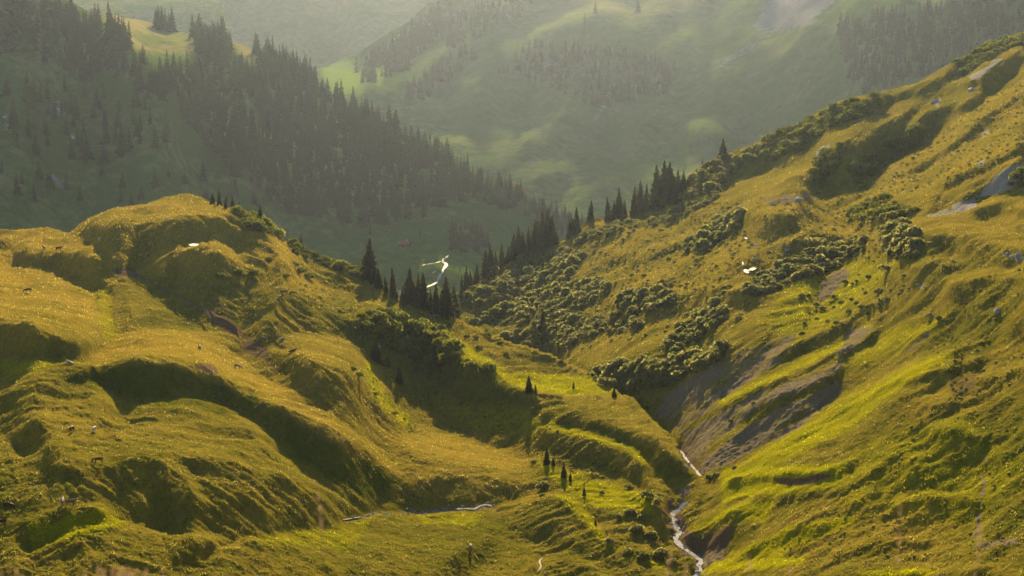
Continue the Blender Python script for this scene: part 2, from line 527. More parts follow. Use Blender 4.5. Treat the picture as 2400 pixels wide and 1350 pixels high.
# how far each patch turns towards the viewer (-1 steep face, 0 level, +1 tilting away)
OPS = [
    # hill top and knoll, left
    ('p', [(160, 560), (210, 505), (345, 480), (420, 450), (545, 478), (560, 500), (470, 505), (380, 510), (300, 520), (230, 530)], 0.7, 10),
    ('p', [(190, 555), (260, 530), (380, 520), (520, 525), (640, 560), (650, 600), (540, 600), (470, 585), (430, 600), (300, 600)], -0.24, 24),
    ('p', [(640, 545), (665, 560), (690, 620), (650, 610)], 0.5, 10),
    ('l', [(435, 583), (470, 574), (515, 577), (560, 606)], 0.7, 9),
    ('p', [(420, 592), (500, 588), (560, 615), (620, 650), (560, 660), (470, 640), (400, 620)], -0.32, 18),
    ('p', [(-60, 540), (60, 536), (150, 545), (190, 560), (240, 590), (265, 602), (200, 604), (140, 590), (60, 592), (10, 602), (-60, 590)], 0.55, 8),
    ('p', [(-20, 572), (45, 550), (58, 556), (28, 590), (0, 596)], -0.7, 7),
    ('p', [(20, 596), (140, 594), (262, 606), (330, 618), (280, 640), (180, 642), (90, 614)], -0.6, 10),
    ('p', [(-80, 606), (60, 626), (150, 632), (200, 662), (235, 702), (240, 760), (220, 800), (180, 803), (120, 782), (50, 758), (-80, 750)], 0.55, 14),
    ('p', [(200, 652), (235, 650), (268, 690), (225, 690)], -0.7, 8),
    ('p', [(-80, 752), (60, 775), (130, 790), (178, 802), (150, 822), (70, 834), (-80, 836)], -0.55, 12),
    ('p', [(175, 805), (235, 798), (255, 812), (220, 826), (170, 826)], -0.6, 8),
    ('p', [(-80, 850), (120, 845), (200, 838), (160, 880), (60, 930), (-80, 940)], 0.25, 16),
    ('l', [(235, 690), (248, 740), (262, 790)], 0.3, 22),
    ('p', [(330, 642), (430, 640), (570, 655), (700, 722), (800, 762), (880, 800), (930, 862), (860, 838), (780, 788), (700, 782), (640, 798), (560, 738), (450, 698)], -0.2, 30),
    ('p', [(300, 640), (350, 690), (440, 740), (520, 800), (560, 830), (470, 790), (380, 760), (290, 740)], 0.25, 20),
    ('p', [(640, 790), (560, 745), (500, 720), (470, 728), (540, 780), (610, 850), (650, 850)], -0.1, 14),
    # the long ridge and the dark gully in front of it
    ('p', [(160, 878), (240, 826), (285, 788), (335, 766), (410, 768), (485, 800), (560, 846), (630, 890), (720, 940), (830, 1000), (895, 1050), (935, 1108), (905, 1096),
           (840, 1036), (755, 990), (650, 950), (560, 905), (515, 876), (450, 850), (380, 846), (300, 848), (222, 868)], 0.75, 9),
    ('p', [(160, 892), (222, 874), (300, 856), (382, 854), (450, 864), (530, 898), (640, 955), (755, 1000), (840, 1048), (900, 1105), (938, 1130), (905, 1176), (850, 1180),
           (780, 1124), (700, 1074), (620, 1004), (565, 964), (500, 942), (420, 934), (340, 946), (280, 946), (205, 905)], -0.7, 16),
    ('l', [(215, 903), (275, 944), (340, 945), (385, 934), (450, 944), (520, 954), (570, 983), (602, 1018), (660, 1068), (740, 1128), (770, 1165)], 1.6, 6),
    ('p', [(10, 985), (60, 945), (170, 908), (225, 908), (290, 950), (390, 945), (520, 960), (575, 1000), (600, 1040), (560, 1060), (420, 1050), (330, 1060), (220, 1110), (60, 1130), (-60, 1130), (-60, 1000)], 0.38, 16),
    ('p', [(25, 1020), (70, 985), (110, 1000), (100, 1050), (50, 1062)], -0.4, 10),
    ('p', [(230, 985), (260, 980), (250, 1005), (225, 1000)], -0.4, 8),
    ('p', [(120, 1085), (190, 1100), (235, 1120), (180, 1128), (100, 1110)], -0.4, 9),
    ('l', [(250, 1085), (310, 1058), (380, 1068), (430, 1095), (470, 1150)], 0.8, 11),
    ('l', [(430, 1052), (500, 1062), (560, 1082), (640, 1095), (700, 1112), (760, 1150)], 0.75, 14),
    ('p', [(135, 1170), (240, 1155), (290, 1108), (345, 1085), (400, 1110), (450, 1165), (500, 1190), (560, 1135), (640, 1130), (740, 1180), (800, 1235), (720, 1252), (560, 1266), (430, 1258), (330, 1216), (262, 1190)], -0.42, 30),
    ('p', [(470, 1090), (540, 1100), (660, 1122), (620, 1140), (540, 1130), (500, 1180), (460, 1140)], -0.35, 14),
    ('l', [(25, 1222), (100, 1202), (165, 1186), (240, 1190), (272, 1214)], 0.9, 7),
    ('p', [(60, 1225), (150, 1205), (240, 1202), (275, 1222), (300, 1236), (200, 1240), (120, 1275), (75, 1300), (50, 1260)], -1.0, 8),
    ('p', [(270, 1200), (330, 1228), (430, 1246), (530, 1268), (600, 1264), (720, 1248), (800, 1232), (740, 1190), (560, 1180), (420, 1190)], -0.55, 12),
    ('p', [(75, 1300), (110, 1270), (180, 1234), (250, 1226), (300, 1232), (250, 1210), (150, 1240)], -0.9, 6),
    ('l', [(60, 1312), (110, 1278), (180, 1241), (268, 1232), (330, 1246), (450, 1256), (530, 1276), (585, 1284)], 1.5, 6),
    ('p', [(80, 1312), (180, 1252), (270, 1242), (340, 1258), (430, 1280), (420, 1330), (300, 1310), (180, 1300)], 0.2, 14),
    ('p', [(150, 1280), (240, 1262), (250, 1280), (180, 1300), (120, 1320)], -0.45, 10),
    ('p', [(400, 1295), (470, 1280), (560, 1268), (520, 1295), (480, 1325), (440, 1340), (400, 1330)], -0.7, 8),
    ('l', [(480, 1330), (520, 1300), (570, 1274), (620, 1266), (690, 1282), (760, 1312), (800, 1335)], 0.9, 9),
    ('p', [(550, 1320), (600, 1300), (640, 1320), (620, 1350), (560, 1350)], -0.4, 10),
    ('l', [(580, 1262), (650, 1258), (720, 1252), (800, 1246), (850, 1222), (890, 1196)], 0.8, 8),
    ('p', [(880, 1205), (980, 1200), (1160, 1240), (1000, 1330), (820, 1300), (640, 1270), (850, 1240)], 0.6, 30),
    # centre: mound, gullies and tongues running down to the creek
    ('p', [(638, 812), (700, 784), (782, 788), (836, 808), (868, 850), (890, 910), (862, 900), (800, 860), (700, 832)], 0.7, 9),
    ('p', [(650, 850), (760, 860), (850, 910), (900, 990), (940, 1010), (860, 1010), (760, 940), (680, 890)], -0.22, 18),
    ('p', [(820, 765), (890, 745), (960, 762), (1050, 805), (1150, 855), (1176, 885), (1130, 915), (1050, 900), (960, 890), (905, 850), (850, 800)], -0.95, 16),
    ('p', [(690, 645), (760, 662), (830, 692), (900, 702), (945, 735), (1005, 764), (1066, 790), (1110, 824), (1200, 876), (1280, 884), (1390, 884), (1452, 916), (1400, 935), (1300, 925),
           (1235, 932), (1180, 890), (1100, 846), (1000, 792), (930, 748), (850, 742), (770, 720), (710, 690)], 0.5, 12),
    ('l', [(866, 860), (880, 905), (905, 945), (950, 985), (1000, 1004)], 0.6, 14),
    ('p', [(880, 870), (930, 850), (1010, 880), (1060, 900), (1010, 930), (940, 930)], -0.55, 14),
    ('p', [(1030, 895), (1130, 905), (1240, 915), (1265, 958), (1235, 985), (1130, 962), (1060, 938)], -1.15, 12),
    ('p', [(1000, 940), (1090, 950), (1240, 985), (1290, 1030), (1230, 1060), (1130, 1020), (1040, 985)], -0.55, 18),
    ('p', [(930, 1015), (1000, 1003), (1070, 1013), (1150, 1048), (1232, 1075), (1255, 1108), (1180, 1110), (1060, 1080), (960, 1060)], 0.9, 10),
    ('p', [(930, 1130), (1060, 1120), (1200, 1130), (1245, 1150), (1200, 1178), (1060, 1185), (920, 1178)], -0.7, 16),
    ('p', [(1300, 930), (1440, 912), (1505, 962), (1560, 1012), (1605, 1062), (1640, 1112), (1622, 1112), (1580, 1062), (1530, 1022), (1450, 992), (1370, 968)], 0.55, 7),
    ('p', [(1220, 985), (1340, 978), (1440, 1000), (1530, 1030), (1580, 1068), (1622, 1116), (1600, 1136), (1560, 1122), (1510, 1092), (1465, 1050), (1390, 1012), (1290, 996)], -1.0, 10),
    ('l', [(1262, 992), (1350, 1012), (1420, 1030), (1475, 1054), (1512, 1090), (1530, 1130)], 0.8, 7),
    ('p', [(1255, 1010), (1350, 1030), (1430, 1050), (1486, 1086), (1520, 1140), (1535, 1165), (1460, 1125), (1380, 1108), (1300, 1070)], -0.75, 9),
    ('l', [(1235, 1080), (1290, 1085), (1340, 1110), (1420, 1135)], 0.4, 12),
    ('l', [(1385, 1172), (1440, 1152), (1485, 1146), (1520, 1164), (1545, 1200)], 0.9, 9),
    ('p', [(1495, 1168), (1530, 1180), (1560, 1205), (1580, 1260), (1600, 1290), (1560, 1270), (1520, 1220)], -0.9, 9),
    ('p', [(1290, 1120), (1400, 1150), (1480, 1180), (1500, 1230), (1420, 1210), (1340, 1160)], 0.2, 12),
    ('l', [(1180, 1186), (1240, 1168), (1292, 1160), (1330, 1176), (1380, 1220), (1430, 1270)], 0.9, 8),
    ('p', [(1330, 1190), (1380, 1240), (1440, 1300), (1500, 1345), (1440, 1330), (1370, 1270)], -0.3, 10),
    ('p', [(1060, 1300), (1100, 1272), (1150, 1265), (1160, 1290), (1120, 1340), (1060, 1350)], -0.75, 14),
    ('p', [(1180, 1230), (1300, 1240), (1400, 1290), (1440, 1330), (1360, 1310), (1260, 1280)], -0.65, 16),
    ('l', [(1260, 1325), (1320, 1310), (1380, 1325), (1430, 1350)], 0.8, 9),
    ('p', [(1560, 1290), (1620, 1300), (1640, 1330), (1600, 1340)], -0.7, 7),
    # right: upper ridge
    ('p', [(1600, 470), (1640, 420), (1720, 370), (1850, 312), (1990, 236), (2060, 228), (2000, 280), (1880, 350), (1780, 400), (1690, 450)], -0.2, 16),
    ('p', [(1680, 458), (1760, 425), (1850, 392), (1925, 368), (1905, 402), (1820, 450), (1700, 482)], 0.7, 9),
    ('p', [(1905, 378), (1960, 345), (2060, 305), (2150, 258), (2230, 225), (2330, 150), (2400, 120), (2400, 180), (2250, 260), (2160, 330), (2090, 372), (2010, 432), (1945, 462), (1902, 440)], -0.4, 20),
    ('l', [(2030, 222), (2090, 205), (2150, 190), (2240, 140)], 0.7, 9),
    ('l', [(2130, 290), (2180, 250), (2240, 240), (2290, 215)], 0.6, 8),
    ('l', [(2060, 420), (2130, 380), (2215, 330), (2290, 268), (2400, 190), (2500, 110)], 0.8, 13),
    ('p', [(2060, 440), (2130, 400), (2230, 345), (2310, 290), (2400, 225), (2400, 250), (2300, 330), (2200, 395), (2080, 450)], -0.1, 10),
    ('p', [(1990, 470), (2080, 435), (2200, 395), (2310, 330), (2400, 260), (2400, 360), (2280, 400), (2200, 450), (2060, 480)], 0.5, 16),
    ('p', [(2250, 470), (2310, 425), (2400, 375), (2400, 440), (2330, 470)], -0.5, 12),
    ('p', [(1640, 490), (1740, 470), (1880, 460), (1980, 455), (1900, 480), (1780, 492), (1690, 510)], 0.15, 10),
    ('l', [(1755, 500), (1810, 486), (1850, 496)], 0.7, 9),
    ('p', [(1745, 512), (1800, 500), (1860, 512), (1885, 545), (1850, 560), (1770, 552)], -0.25, 14),
    ('p', [(1660, 590), (1700, 560), (1740, 556), (1775, 590), (1740, 615), (1690, 650), (1640, 640)], 0.35, 14),
    ('p', [(1420, 530), (1500, 505), (1560, 512), (1570, 540), (1500, 555)], 0.5, 10),
    ('p', [(1380, 655), (1480, 590), (1600, 545), (1650, 545), (1600, 640), (1500, 672)], 0.42, 18),
    ('p', [(1330, 815), (1420, 782), (1500, 772), (1620, 745), (1640, 765), (1560, 800), (1450, 850), (1370, 860)], 0.5, 12),
    ('l', [(1560, 682), (1640, 672), (1740, 672)], 0.6, 6),
    ('p', [(1560, 692), (1640, 680), (1740, 684), (1680, 715), (1580, 740)], -0.3, 10),
    ('l', [(1076, 690), (1130, 672), (1185, 664)], 0.8, 8),
    ('p', [(1080, 735), (1120, 715), (1200, 700), (1190, 740), (1120, 760)], -0.5, 10),
    ('p', [(1180, 790), (1230, 770), (1300, 775), (1320, 800), (1270, 825), (1230, 815)], -0.7, 10),
    ('p', [(1120, 760), (1200, 750), (1300, 745), (1230, 765), (1150, 775)], 0.4, 8),
    ('p', [(2100, 520), (2200, 505), (2290, 518), (2360, 548), (2460, 570), (2400, 580), (2300, 555), (2200, 540), (2120, 545)], 0.75, 8),
    ('p', [(2140, 552), (2220, 545), (2310, 560), (2400, 590), (2400, 640), (2280, 640), (2160, 610)], -0.2, 22),
    ('l', [(2140, 618), (2200, 604), (2245, 610)], 0.8, 7),
    ('p', [(2140, 628), (2220, 622), (2240, 650), (2220, 690), (2140, 690)], -0.2, 20),
    ('l', [(2225, 657), (2300, 645), (2410, 650), (2500, 655)], 0.9, 8),
    ('p', [(2215, 675), (2300, 662), (2420, 668), (2420, 820), (2300, 800), (2220, 760)], -0.16, 22),
    ('p', [(1740, 720), (1850, 660), (1960, 620), (2050, 610), (2040, 680), (1960, 760), (1850, 800), (1740, 800)], 0.1, 20),
    # gravel runnels and the grass ribs between them
    ('p', [(1380, 880), (1500, 860), (1600, 880), (1560, 960), (1530, 960), (1480, 920)], -0.75, 14),
    ('p', [(1540, 960), (1560, 905), (1700, 835), (1790, 800), (1790, 840), (1720, 905), (1640, 985), (1590, 1005)], -0.32, 12),
    ('l', [(1690, 945), (1760, 905), (1850, 868), (1950, 820), (2040, 768)], 0.75, 8),
    ('p', [(1590, 1020), (1680, 970), (1770, 920), (1860, 880), (1840, 920), (1740, 980), (1640, 1060), (1600, 1045)], -0.3, 10),
    ('l', [(1740, 960), (1810, 925), (1870, 895), (1960, 850)], 0.6, 8),
    ('p', [(1640, 1090), (1740, 1010), (1860, 940), (1970, 880), (1960, 920), (1860, 1010), (1750, 1068), (1670, 1112)], -0.3, 10),
    ('l', [(1700, 1110), (1740, 1086), (1800, 1058), (1890, 992), (1990, 925), (2080, 880), (2170, 842), (2240, 818)], 1.0, 11),
    ('p', [(1730, 1100), (1810, 1072), (1900, 1010), (2000, 945), (2100, 890), (2150, 900), (2080, 960), (1980, 1040), (1880, 1080)], 0.3, 14),
    ('l', [(1700, 1122), (1790, 1106), (1900, 1097), (1955, 1098), (1990, 1080)], 0.8, 7),
    ('p', [(1790, 1120), (1850, 1112), (1950, 1108), (1975, 1122), (1900, 1142), (1840, 1146), (1800, 1140)], -0.7, 7),
    ('l', [(1690, 1172), (1760, 1164), (1830, 1152), (1900, 1142), (1960, 1136), (2050, 1092)], 0.7, 7),
    ('l', [(1610, 1242), (1650, 1216), (1700, 1190), (1760, 1182)], 0.9, 8),
    ('p', [(1615, 1255), (1680, 1212), (1740, 1200), (1730, 1250), (1700, 1300), (1650, 1285)], -0.95, 8),
    ('p', [(1585, 1190), (1630, 1160), (1690, 1150), (1640, 1215), (1590, 1235)], -0.5, 8),
    ('l', [(1700, 1310), (1740, 1282), (1800, 1250), (1850, 1240)], 0.6, 9),
    ('p', [(1760, 1290), (1840, 1250), (1960, 1205), (2010, 1200), (1960, 1235), (1860, 1272), (1800, 1300)], -0.6, 9),
    ('l', [(1810, 1302), (1880, 1268), (1940, 1246), (2010, 1219)], 0.85, 7),
    ('p', [(1640, 1316), (1750, 1308), (1850, 1308), (1890, 1300), (1880, 1320), (1750, 1335), (1650, 1340)], 0.7, 7),
    ('p', [(2160, 1015), (2230, 1002), (2310, 1020), (2330, 1080), (2270, 1110), (2190, 1080)], -0.35, 30),
    ('l', [(2190, 1000), (2240, 992), (2300, 1008)], 0.8, 8),
    ('p', [(2020, 1120), (2140, 1100), (2240, 1120), (2260, 1200), (2150, 1230), (2040, 1190)], -0.3, 20),
    ('p', [(1880, 1190), (2000, 1160), (2100, 1200), (2000, 1290), (1900, 1290)], -0.1, 16),
    ('l', [(2060, 982), (2140, 952), (2220, 932)], 0.7, 8), ('l', [(2300, 880), (2360, 862), (2430, 850)], 0.65, 9), ('l', [(1900, 762), (1990, 722), (2060, 692)], 0.65, 8), ('l', [(1800, 832), (1900, 782), (1985, 742)], 0.65, 7),
    ('l', [(2120, 882), (2200, 852), (2285, 840)], 0.65, 8), ('l', [(2100, 1172), (2180, 1150), (2285, 1160)], 0.65, 9), ('l', [(1950, 1290), (2060, 1262), (2165, 1252)], 0.65, 8), ('l', [(2200, 422), (2300, 370), (2410, 318)], 0.7, 9),
    ('l', [(1830, 562), (1900, 542), (1990, 546)], 0.65, 7), ('l', [(1480, 602), (1580, 562), (1660, 540)], 0.65, 8), ('l', [(1420, 702), (1500, 662), (1580, 640)], 0.65, 8), ('l', [(2280, 482), (2340, 470), (2430, 490)], 0.65, 8), ('l', [(1350, 640), (1430, 602), (1500, 570)], 0.6, 7),
    ('l', [(1970, 1346), (2100, 1330), (2250, 1334), (2450, 1330)], 0.7, 10),
    ('p', [(2050, 960), (2150, 920), (2200, 980), (2120, 1040), (2050, 1020)], -0.1, 16),
]
# every lit lip has a shaded step below it
ops2 = []
for op in OPS:
    if op[0] == 'l' and op[2] >= 0.6:
        right_side = np.mean([p[0] for p in op[1]]) > 1560
        o = 1.5 * op[3] + 5
        ops2.append(('l', [(x + (0.45 * o if right_side else -0.2 * o), y + o) for x, y in op[1]], -0.62 if right_side else -0.4, 0.9 * op[3] + 3))
    ops2.append(op)
B = paint(U, V, -0.02, ops2)
# gentle natural waviness of the same sort between the authored forms
B = B + 0.28 * fbm(U / 70 + V / 160, V / 38, 3, 5)
LN = solve_depth(U, V, L0, B, left)
near = Sheet(us, vs, LN)

MASKS = {}
MASKS['dry'] = paint(U, V, 0.45, [
    ('p', [(-80, 530), (420, 440), (700, 560), (760, 700), (600, 640), (330, 640), (250, 700), (240, 780), (-80, 780)], 0.85, 40),
    ('p', [(160, 878), (285, 770), (500, 780), (930, 1060), (940, 1120), (560, 905), (300, 850)], 0.85, 20),
    ('p', [(0, 960), (220, 900), (560, 970), (760, 1160), (560, 1130), (300, 1060), (60, 1130)], 0.5, 30),
    ('p', [(640, 800), (780, 780), (880, 860), (940, 1000), (1250, 1060), (1250, 1150), (1000, 1170), (860, 1100)], 0.7, 30),
    ('p', [(1330, 560), (1600, 500), (1900, 400), (2450, 150), (2450, 560), (2000, 600), (1700, 760), (1330, 850)], 0.62, 50),
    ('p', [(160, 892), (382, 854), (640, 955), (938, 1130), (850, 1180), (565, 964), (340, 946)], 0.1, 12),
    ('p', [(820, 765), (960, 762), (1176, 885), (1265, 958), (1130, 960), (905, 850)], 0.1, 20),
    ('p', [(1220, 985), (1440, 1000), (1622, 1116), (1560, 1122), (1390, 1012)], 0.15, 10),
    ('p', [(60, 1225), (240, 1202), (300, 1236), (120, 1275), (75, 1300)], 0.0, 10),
    ('p', [(1900, 380), (2230, 230), (2250, 250), (2010, 440), (1920, 450)], 0.3, 20),
    ('p', [(2050, 1000), (2400, 950), (2450, 1250), (2050, 1230)], 0.3, 40),
    ('p', [(1700, 1230), (2100, 1120), (2250, 1230), (2200, 1330), (1900, 1330)], 0.6, 30),
    ('p', [(560, 1260), (880, 1200), (1180, 1200), (1250, 1345), (560, 1345)], 0.35, 30)])
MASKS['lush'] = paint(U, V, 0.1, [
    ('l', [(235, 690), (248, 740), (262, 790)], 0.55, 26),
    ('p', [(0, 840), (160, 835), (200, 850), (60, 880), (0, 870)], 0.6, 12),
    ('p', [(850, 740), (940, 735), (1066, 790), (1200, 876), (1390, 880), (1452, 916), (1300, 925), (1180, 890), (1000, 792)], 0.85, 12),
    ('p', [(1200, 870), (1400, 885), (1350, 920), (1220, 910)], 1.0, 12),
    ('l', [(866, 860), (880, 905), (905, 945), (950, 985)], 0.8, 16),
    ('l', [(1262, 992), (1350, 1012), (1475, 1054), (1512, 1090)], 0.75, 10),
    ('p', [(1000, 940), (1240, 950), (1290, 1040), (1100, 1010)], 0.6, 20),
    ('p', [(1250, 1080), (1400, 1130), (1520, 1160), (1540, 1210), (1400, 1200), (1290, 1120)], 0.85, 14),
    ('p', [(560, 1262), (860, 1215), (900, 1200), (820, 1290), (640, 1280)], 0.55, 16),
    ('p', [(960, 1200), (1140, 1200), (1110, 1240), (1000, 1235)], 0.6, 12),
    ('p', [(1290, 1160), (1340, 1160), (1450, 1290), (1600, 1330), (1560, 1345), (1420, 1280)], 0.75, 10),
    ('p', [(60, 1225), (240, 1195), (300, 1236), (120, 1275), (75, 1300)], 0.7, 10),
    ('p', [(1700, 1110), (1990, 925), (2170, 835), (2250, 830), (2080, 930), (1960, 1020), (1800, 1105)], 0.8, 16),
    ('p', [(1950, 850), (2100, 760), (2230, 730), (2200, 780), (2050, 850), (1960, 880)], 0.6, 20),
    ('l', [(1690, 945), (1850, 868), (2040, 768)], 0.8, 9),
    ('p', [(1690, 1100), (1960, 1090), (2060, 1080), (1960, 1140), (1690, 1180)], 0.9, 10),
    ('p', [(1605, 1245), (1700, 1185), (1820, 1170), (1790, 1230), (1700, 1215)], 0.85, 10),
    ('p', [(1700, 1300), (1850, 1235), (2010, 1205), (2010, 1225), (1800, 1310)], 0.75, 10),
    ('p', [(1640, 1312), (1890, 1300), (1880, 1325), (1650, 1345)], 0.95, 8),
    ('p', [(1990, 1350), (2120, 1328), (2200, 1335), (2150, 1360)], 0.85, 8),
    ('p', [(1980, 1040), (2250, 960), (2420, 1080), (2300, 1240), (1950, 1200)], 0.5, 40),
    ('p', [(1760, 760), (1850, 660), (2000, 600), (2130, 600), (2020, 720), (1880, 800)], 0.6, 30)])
MASKS['earth'] = paint(U, V, 0, [
    ('p', [(255, 628), (315, 630), (325, 648), (275, 645)], 1, 6), ('l', [(320, 645), (420, 695), (500, 740), (560, 770), (610, 820), (650, 870)], 0.62, 8),
    ('l', [(490, 730), (530, 755), (555, 780)], 0.9, 13), ('p', [(562, 800), (610, 800), (632, 820), (625, 840), (580, 828)], 1, 7),
    ('p', [(450, 852), (500, 858), (520, 880), (480, 875)], 0.8, 5), ('p', [(500, 690), (550, 720), (545, 740), (500, 720)], 0.5, 6),
    ('l', [(1000, 1210), (1040, 1225), (1090, 1248)], 0.55, 5),
    ('p', [(1620, 1258), (1680, 1240), (1730, 1235), (1700, 1300), (1650, 1285)], 0.8, 8), ('l', [(1590, 1205), (1600, 1240), (1640, 1290), (1690, 1305)], 0.9, 14),
    ('l', [(1572, 1170), (1560, 1200), (1580, 1250), (1605, 1290)], 0.8, 9),
    ('p', [(1800, 1125), (1960, 1112), (1900, 1140), (1830, 1142)], 0.75, 6), ('p', [(2210, 880), (2300, 870), (2290, 940), (2220, 930)], 0.5, 14)])
MASKS['scree'] = paint(U, V, 0, [
    ('p', [(1530, 960), (1560, 920), (1660, 865), (1740, 820), (1860, 790), (1830, 850), (1720, 915), (1640, 985), (1590, 1010)], 1, 10),
    ('p', [(1590, 1025), (1680, 975), (1770, 925), (1860, 890), (1980, 840), (1960, 870), (1840, 930), (1740, 985), (1640, 1065)], 0.95, 9),
    ('p', [(1640, 1090), (1740, 1010), (1860, 940), (1970, 880), (1970, 915), (1870, 1000), (1750, 1066), (1660, 1112)], 1, 8),
    ('p', [(1925, 670), (1975, 625), (1990, 640), (1950, 690), (1910, 720)], 1, 7), ('p', [(2020, 780), (2050, 760), (2020, 800), (1960, 850)], 0.8, 7),
    ('p', [(1990, 770), (2040, 765), (2000, 810), (1960, 830)], 0.7, 8), ('p', [(2160, 790), (2200, 770), (2120, 830)], 0.6, 6),
    ('p', [(1590, 1040), (1660, 1060), (1660, 1110), (1630, 1100)], 0.8, 6),
    ('p', [(1590, 1145), (1625, 1130), (1612, 1160), (1585, 1180)], 1, 5), ('p', [(1625, 1290), (1700, 1285), (1700, 1312), (1650, 1320), (1640, 1345), (1625, 1340)], 1, 5),
    ('l', [(800, 1215), (850, 1204), (930, 1195), (1000, 1194), (1090, 1186), (1160, 1180)], 0.7, 5),
    ('l', [(1750, 560), (1780, 590), (1770, 610)], 0.7, 8), ('p', [(1735, 620), (1790, 615), (1780, 650), (1750, 648)], 0.5, 6),
    ('l', [(1790, 470), (1850, 466), (1890, 460)], 0.9, 8), ('l', [(2310, 1060), (2305, 1130), (2295, 1200), (2285, 1270)], 0.6, 6), ('l', [(2285, 1285), (2380, 1270)], 0.5, 12)])
MASKS['rock'] = paint(U, V, 0, [
    ('p', [(2290, 460), (2330, 415), (2400, 380), (2440, 370), (2440, 420), (2340, 455)], 0.95, 7), ('p', [(2230, 480), (2290, 455), (2290, 490), (2230, 500)], 0.8, 7),
    ('p', [(2260, 185), (2310, 160), (2350, 130), (2350, 145), (2290, 195)], 0.75, 7), ('p', [(1910, 355), (1945, 335), (1945, 360), (1915, 370)], 0.8, 6),
    ('p', [(2180, 240), (2210, 225), (2200, 260)], 0.6, 6), ('p', [(2300, 310), (2330, 295), (2300, 335)], 0.7, 5), ('p', [(2160, 500), (2220, 490), (2240, 505), (2170, 510)], 0.6, 6),
    ('p', [(2340, 590), (2400, 600), (2400, 620), (2350, 610)], 0.6, 8), ('p', [(2280, 385), (2320, 370), (2300, 395)], 0.6, 6), ('p', [(2140, 670), (2180, 665), (2160, 690)], 0.55, 6)])
PONDS = {'hill pond': [(438, 573), (450, 570), (462, 569), (470, 573), (462, 577), (446, 578)],
         'twin pond': [(1740, 633), (1746, 627), (1752, 632), (1760, 627), (1770, 625), (1777, 629), (1766, 634), (1757, 633), (1752, 637), (1756, 641), (1750, 642), (1741, 638)],
         'narrow pool': [(1739, 611), (1742, 613), (1743, 622), (1740, 620)], 'upper pool': [(1742, 556), (1752, 557), (1757, 560), (1748, 560)]}
calm = np.zeros(U.shape)
for pts in PONDS.values():
    calm = np.maximum(calm, poly_mask(U, V, pts, 9))
CREEKS = {
    'lower creek': ([(1612, 1163), (1600, 1172), (1588, 1184), (1574, 1190), (1582, 1205), (1576, 1214), (1586, 1222), (1592, 1236), (1580, 1248), (1588, 1257), (1604, 1272), (1625, 1287), (1640, 1298), (1636, 1312), (1644, 1322), (1632, 1335), (1640, 1352), (1648, 1380)], 0.85),
    'upper creek': ([(1594, 1050), (1606, 1068), (1611, 1080), (1622, 1089), (1636, 1101), (1643, 1113)], 0.8),
    'side creek': ([(800, 1213), (845, 1206), (880, 1196), (935, 1194), (985, 1196), (1025, 1190), (1060, 1188), (1090, 1186), (1112, 1188), (1124, 1180), (1140, 1177), (1155, 1181)], 0.22),
    'creek glint': ([(1064, 1188), (1090, 1186), (1112, 1188), (1124, 1180), (1140, 1177), (1155, 1181)], 0.5),  # sun glint on the water, painted as a pale matte ribbon
    'meadow rill': ([(1272, 1308), (1262, 1318), (1268, 1330), (1258, 1345)], 0.25)}
for pts, w in CREEKS.values():
    calm = np.maximum(calm, line_mask(U, V, pts, 9))
MASKS['calm'] = calm
MASKS['smooth'] = paint(U, V, 0, [('p', [(560, 1275), (700, 1255), (880, 1200), (1060, 1195), (1240, 1230), (1250, 1345), (1200, 1420), (560, 1420)], 1, 40), ('p', [(920, 1010), (1070, 1005), (1240, 1070), (1250, 1160), (1000, 1185), (900, 1170)], 0.8, 30)])
MASKS['bed'] = np.maximum(line_mask(U, V, CREEKS['lower creek'][0], 16), np.maximum(line_mask(U, V, CREEKS['side creek'][0], 12) * 0.5, line_mask(U, V, CREEKS['upper creek'][0], 8) * 0.5))
SHRUBBY = paint(U, V, 0, [('p', [(1085, 690), (1215, 605), (1370, 590), (1700, 480), (1800, 500), (1750, 640), (1500, 770), (1240, 810), (1100, 740)], 1, 40)])
MASKS['tussock'] = np.maximum(SHRUBBY, paint(U, V, 0.15, [
    ('p', [(1650, 1120), (2000, 1100), (2250, 640), (2450, 640), (2450, 1300), (1700, 1330)], 0.4, 40),
    ('p', [(1380, 560), (1600, 500), (1760, 620), (1560, 780), (1330, 800)], 0.9, 40)]))

SKY = [(-420, 565), (-200, 545), (0, 541), (60, 541), (120, 545), (162, 549), (185, 528), (215, 508), (270, 493), (345, 486), (380, 468), (420, 458), (470, 464), (545, 488), (600, 514), (650, 545), (700, 578), (760, 604),
       (820, 632), (870, 664), (930, 704), (1000, 734), (1050, 744), (1066, 742), (1080, 700), (1092, 684), (1130, 660), (1160, 638), (1215, 602), (1300, 572), (1335, 553), (1385, 508), (1420, 510), (1480, 496), (1540, 478), (1590, 462),
       (1612, 425), (1650, 392), (1700, 363), (1760, 340), (1850, 301), (1900, 272), (1960, 240), (2010, 226), (2080, 212), (2150, 190), (2230, 148), (2300, 113), (2350, 92), (2400, 72), (2820, -140)]
cu = columns(-420, 2820, 1.9, 14)
sky_v = np.interp(cu, [p[0] for p in SKY], [p[1] for p in SKY])
NR = 820
r_main = np.linspace(0, 1, NR)
rows_v = np.concatenate([sky_v[None] + (1372 - sky_v[None]) * r_main[:, None],
                         np.broadcast_to(np.linspace(1376, 1780, 24)[:, None] + 0 * cu[None], (24, len(cu)))])
rows_u = np.broadcast_to(cu[None], rows_v.shape)
Pn = near.at(rows_u, rows_v)
mk = {k: sample(g, us, vs, rows_u, rows_v) for k, g in MASKS.items()}


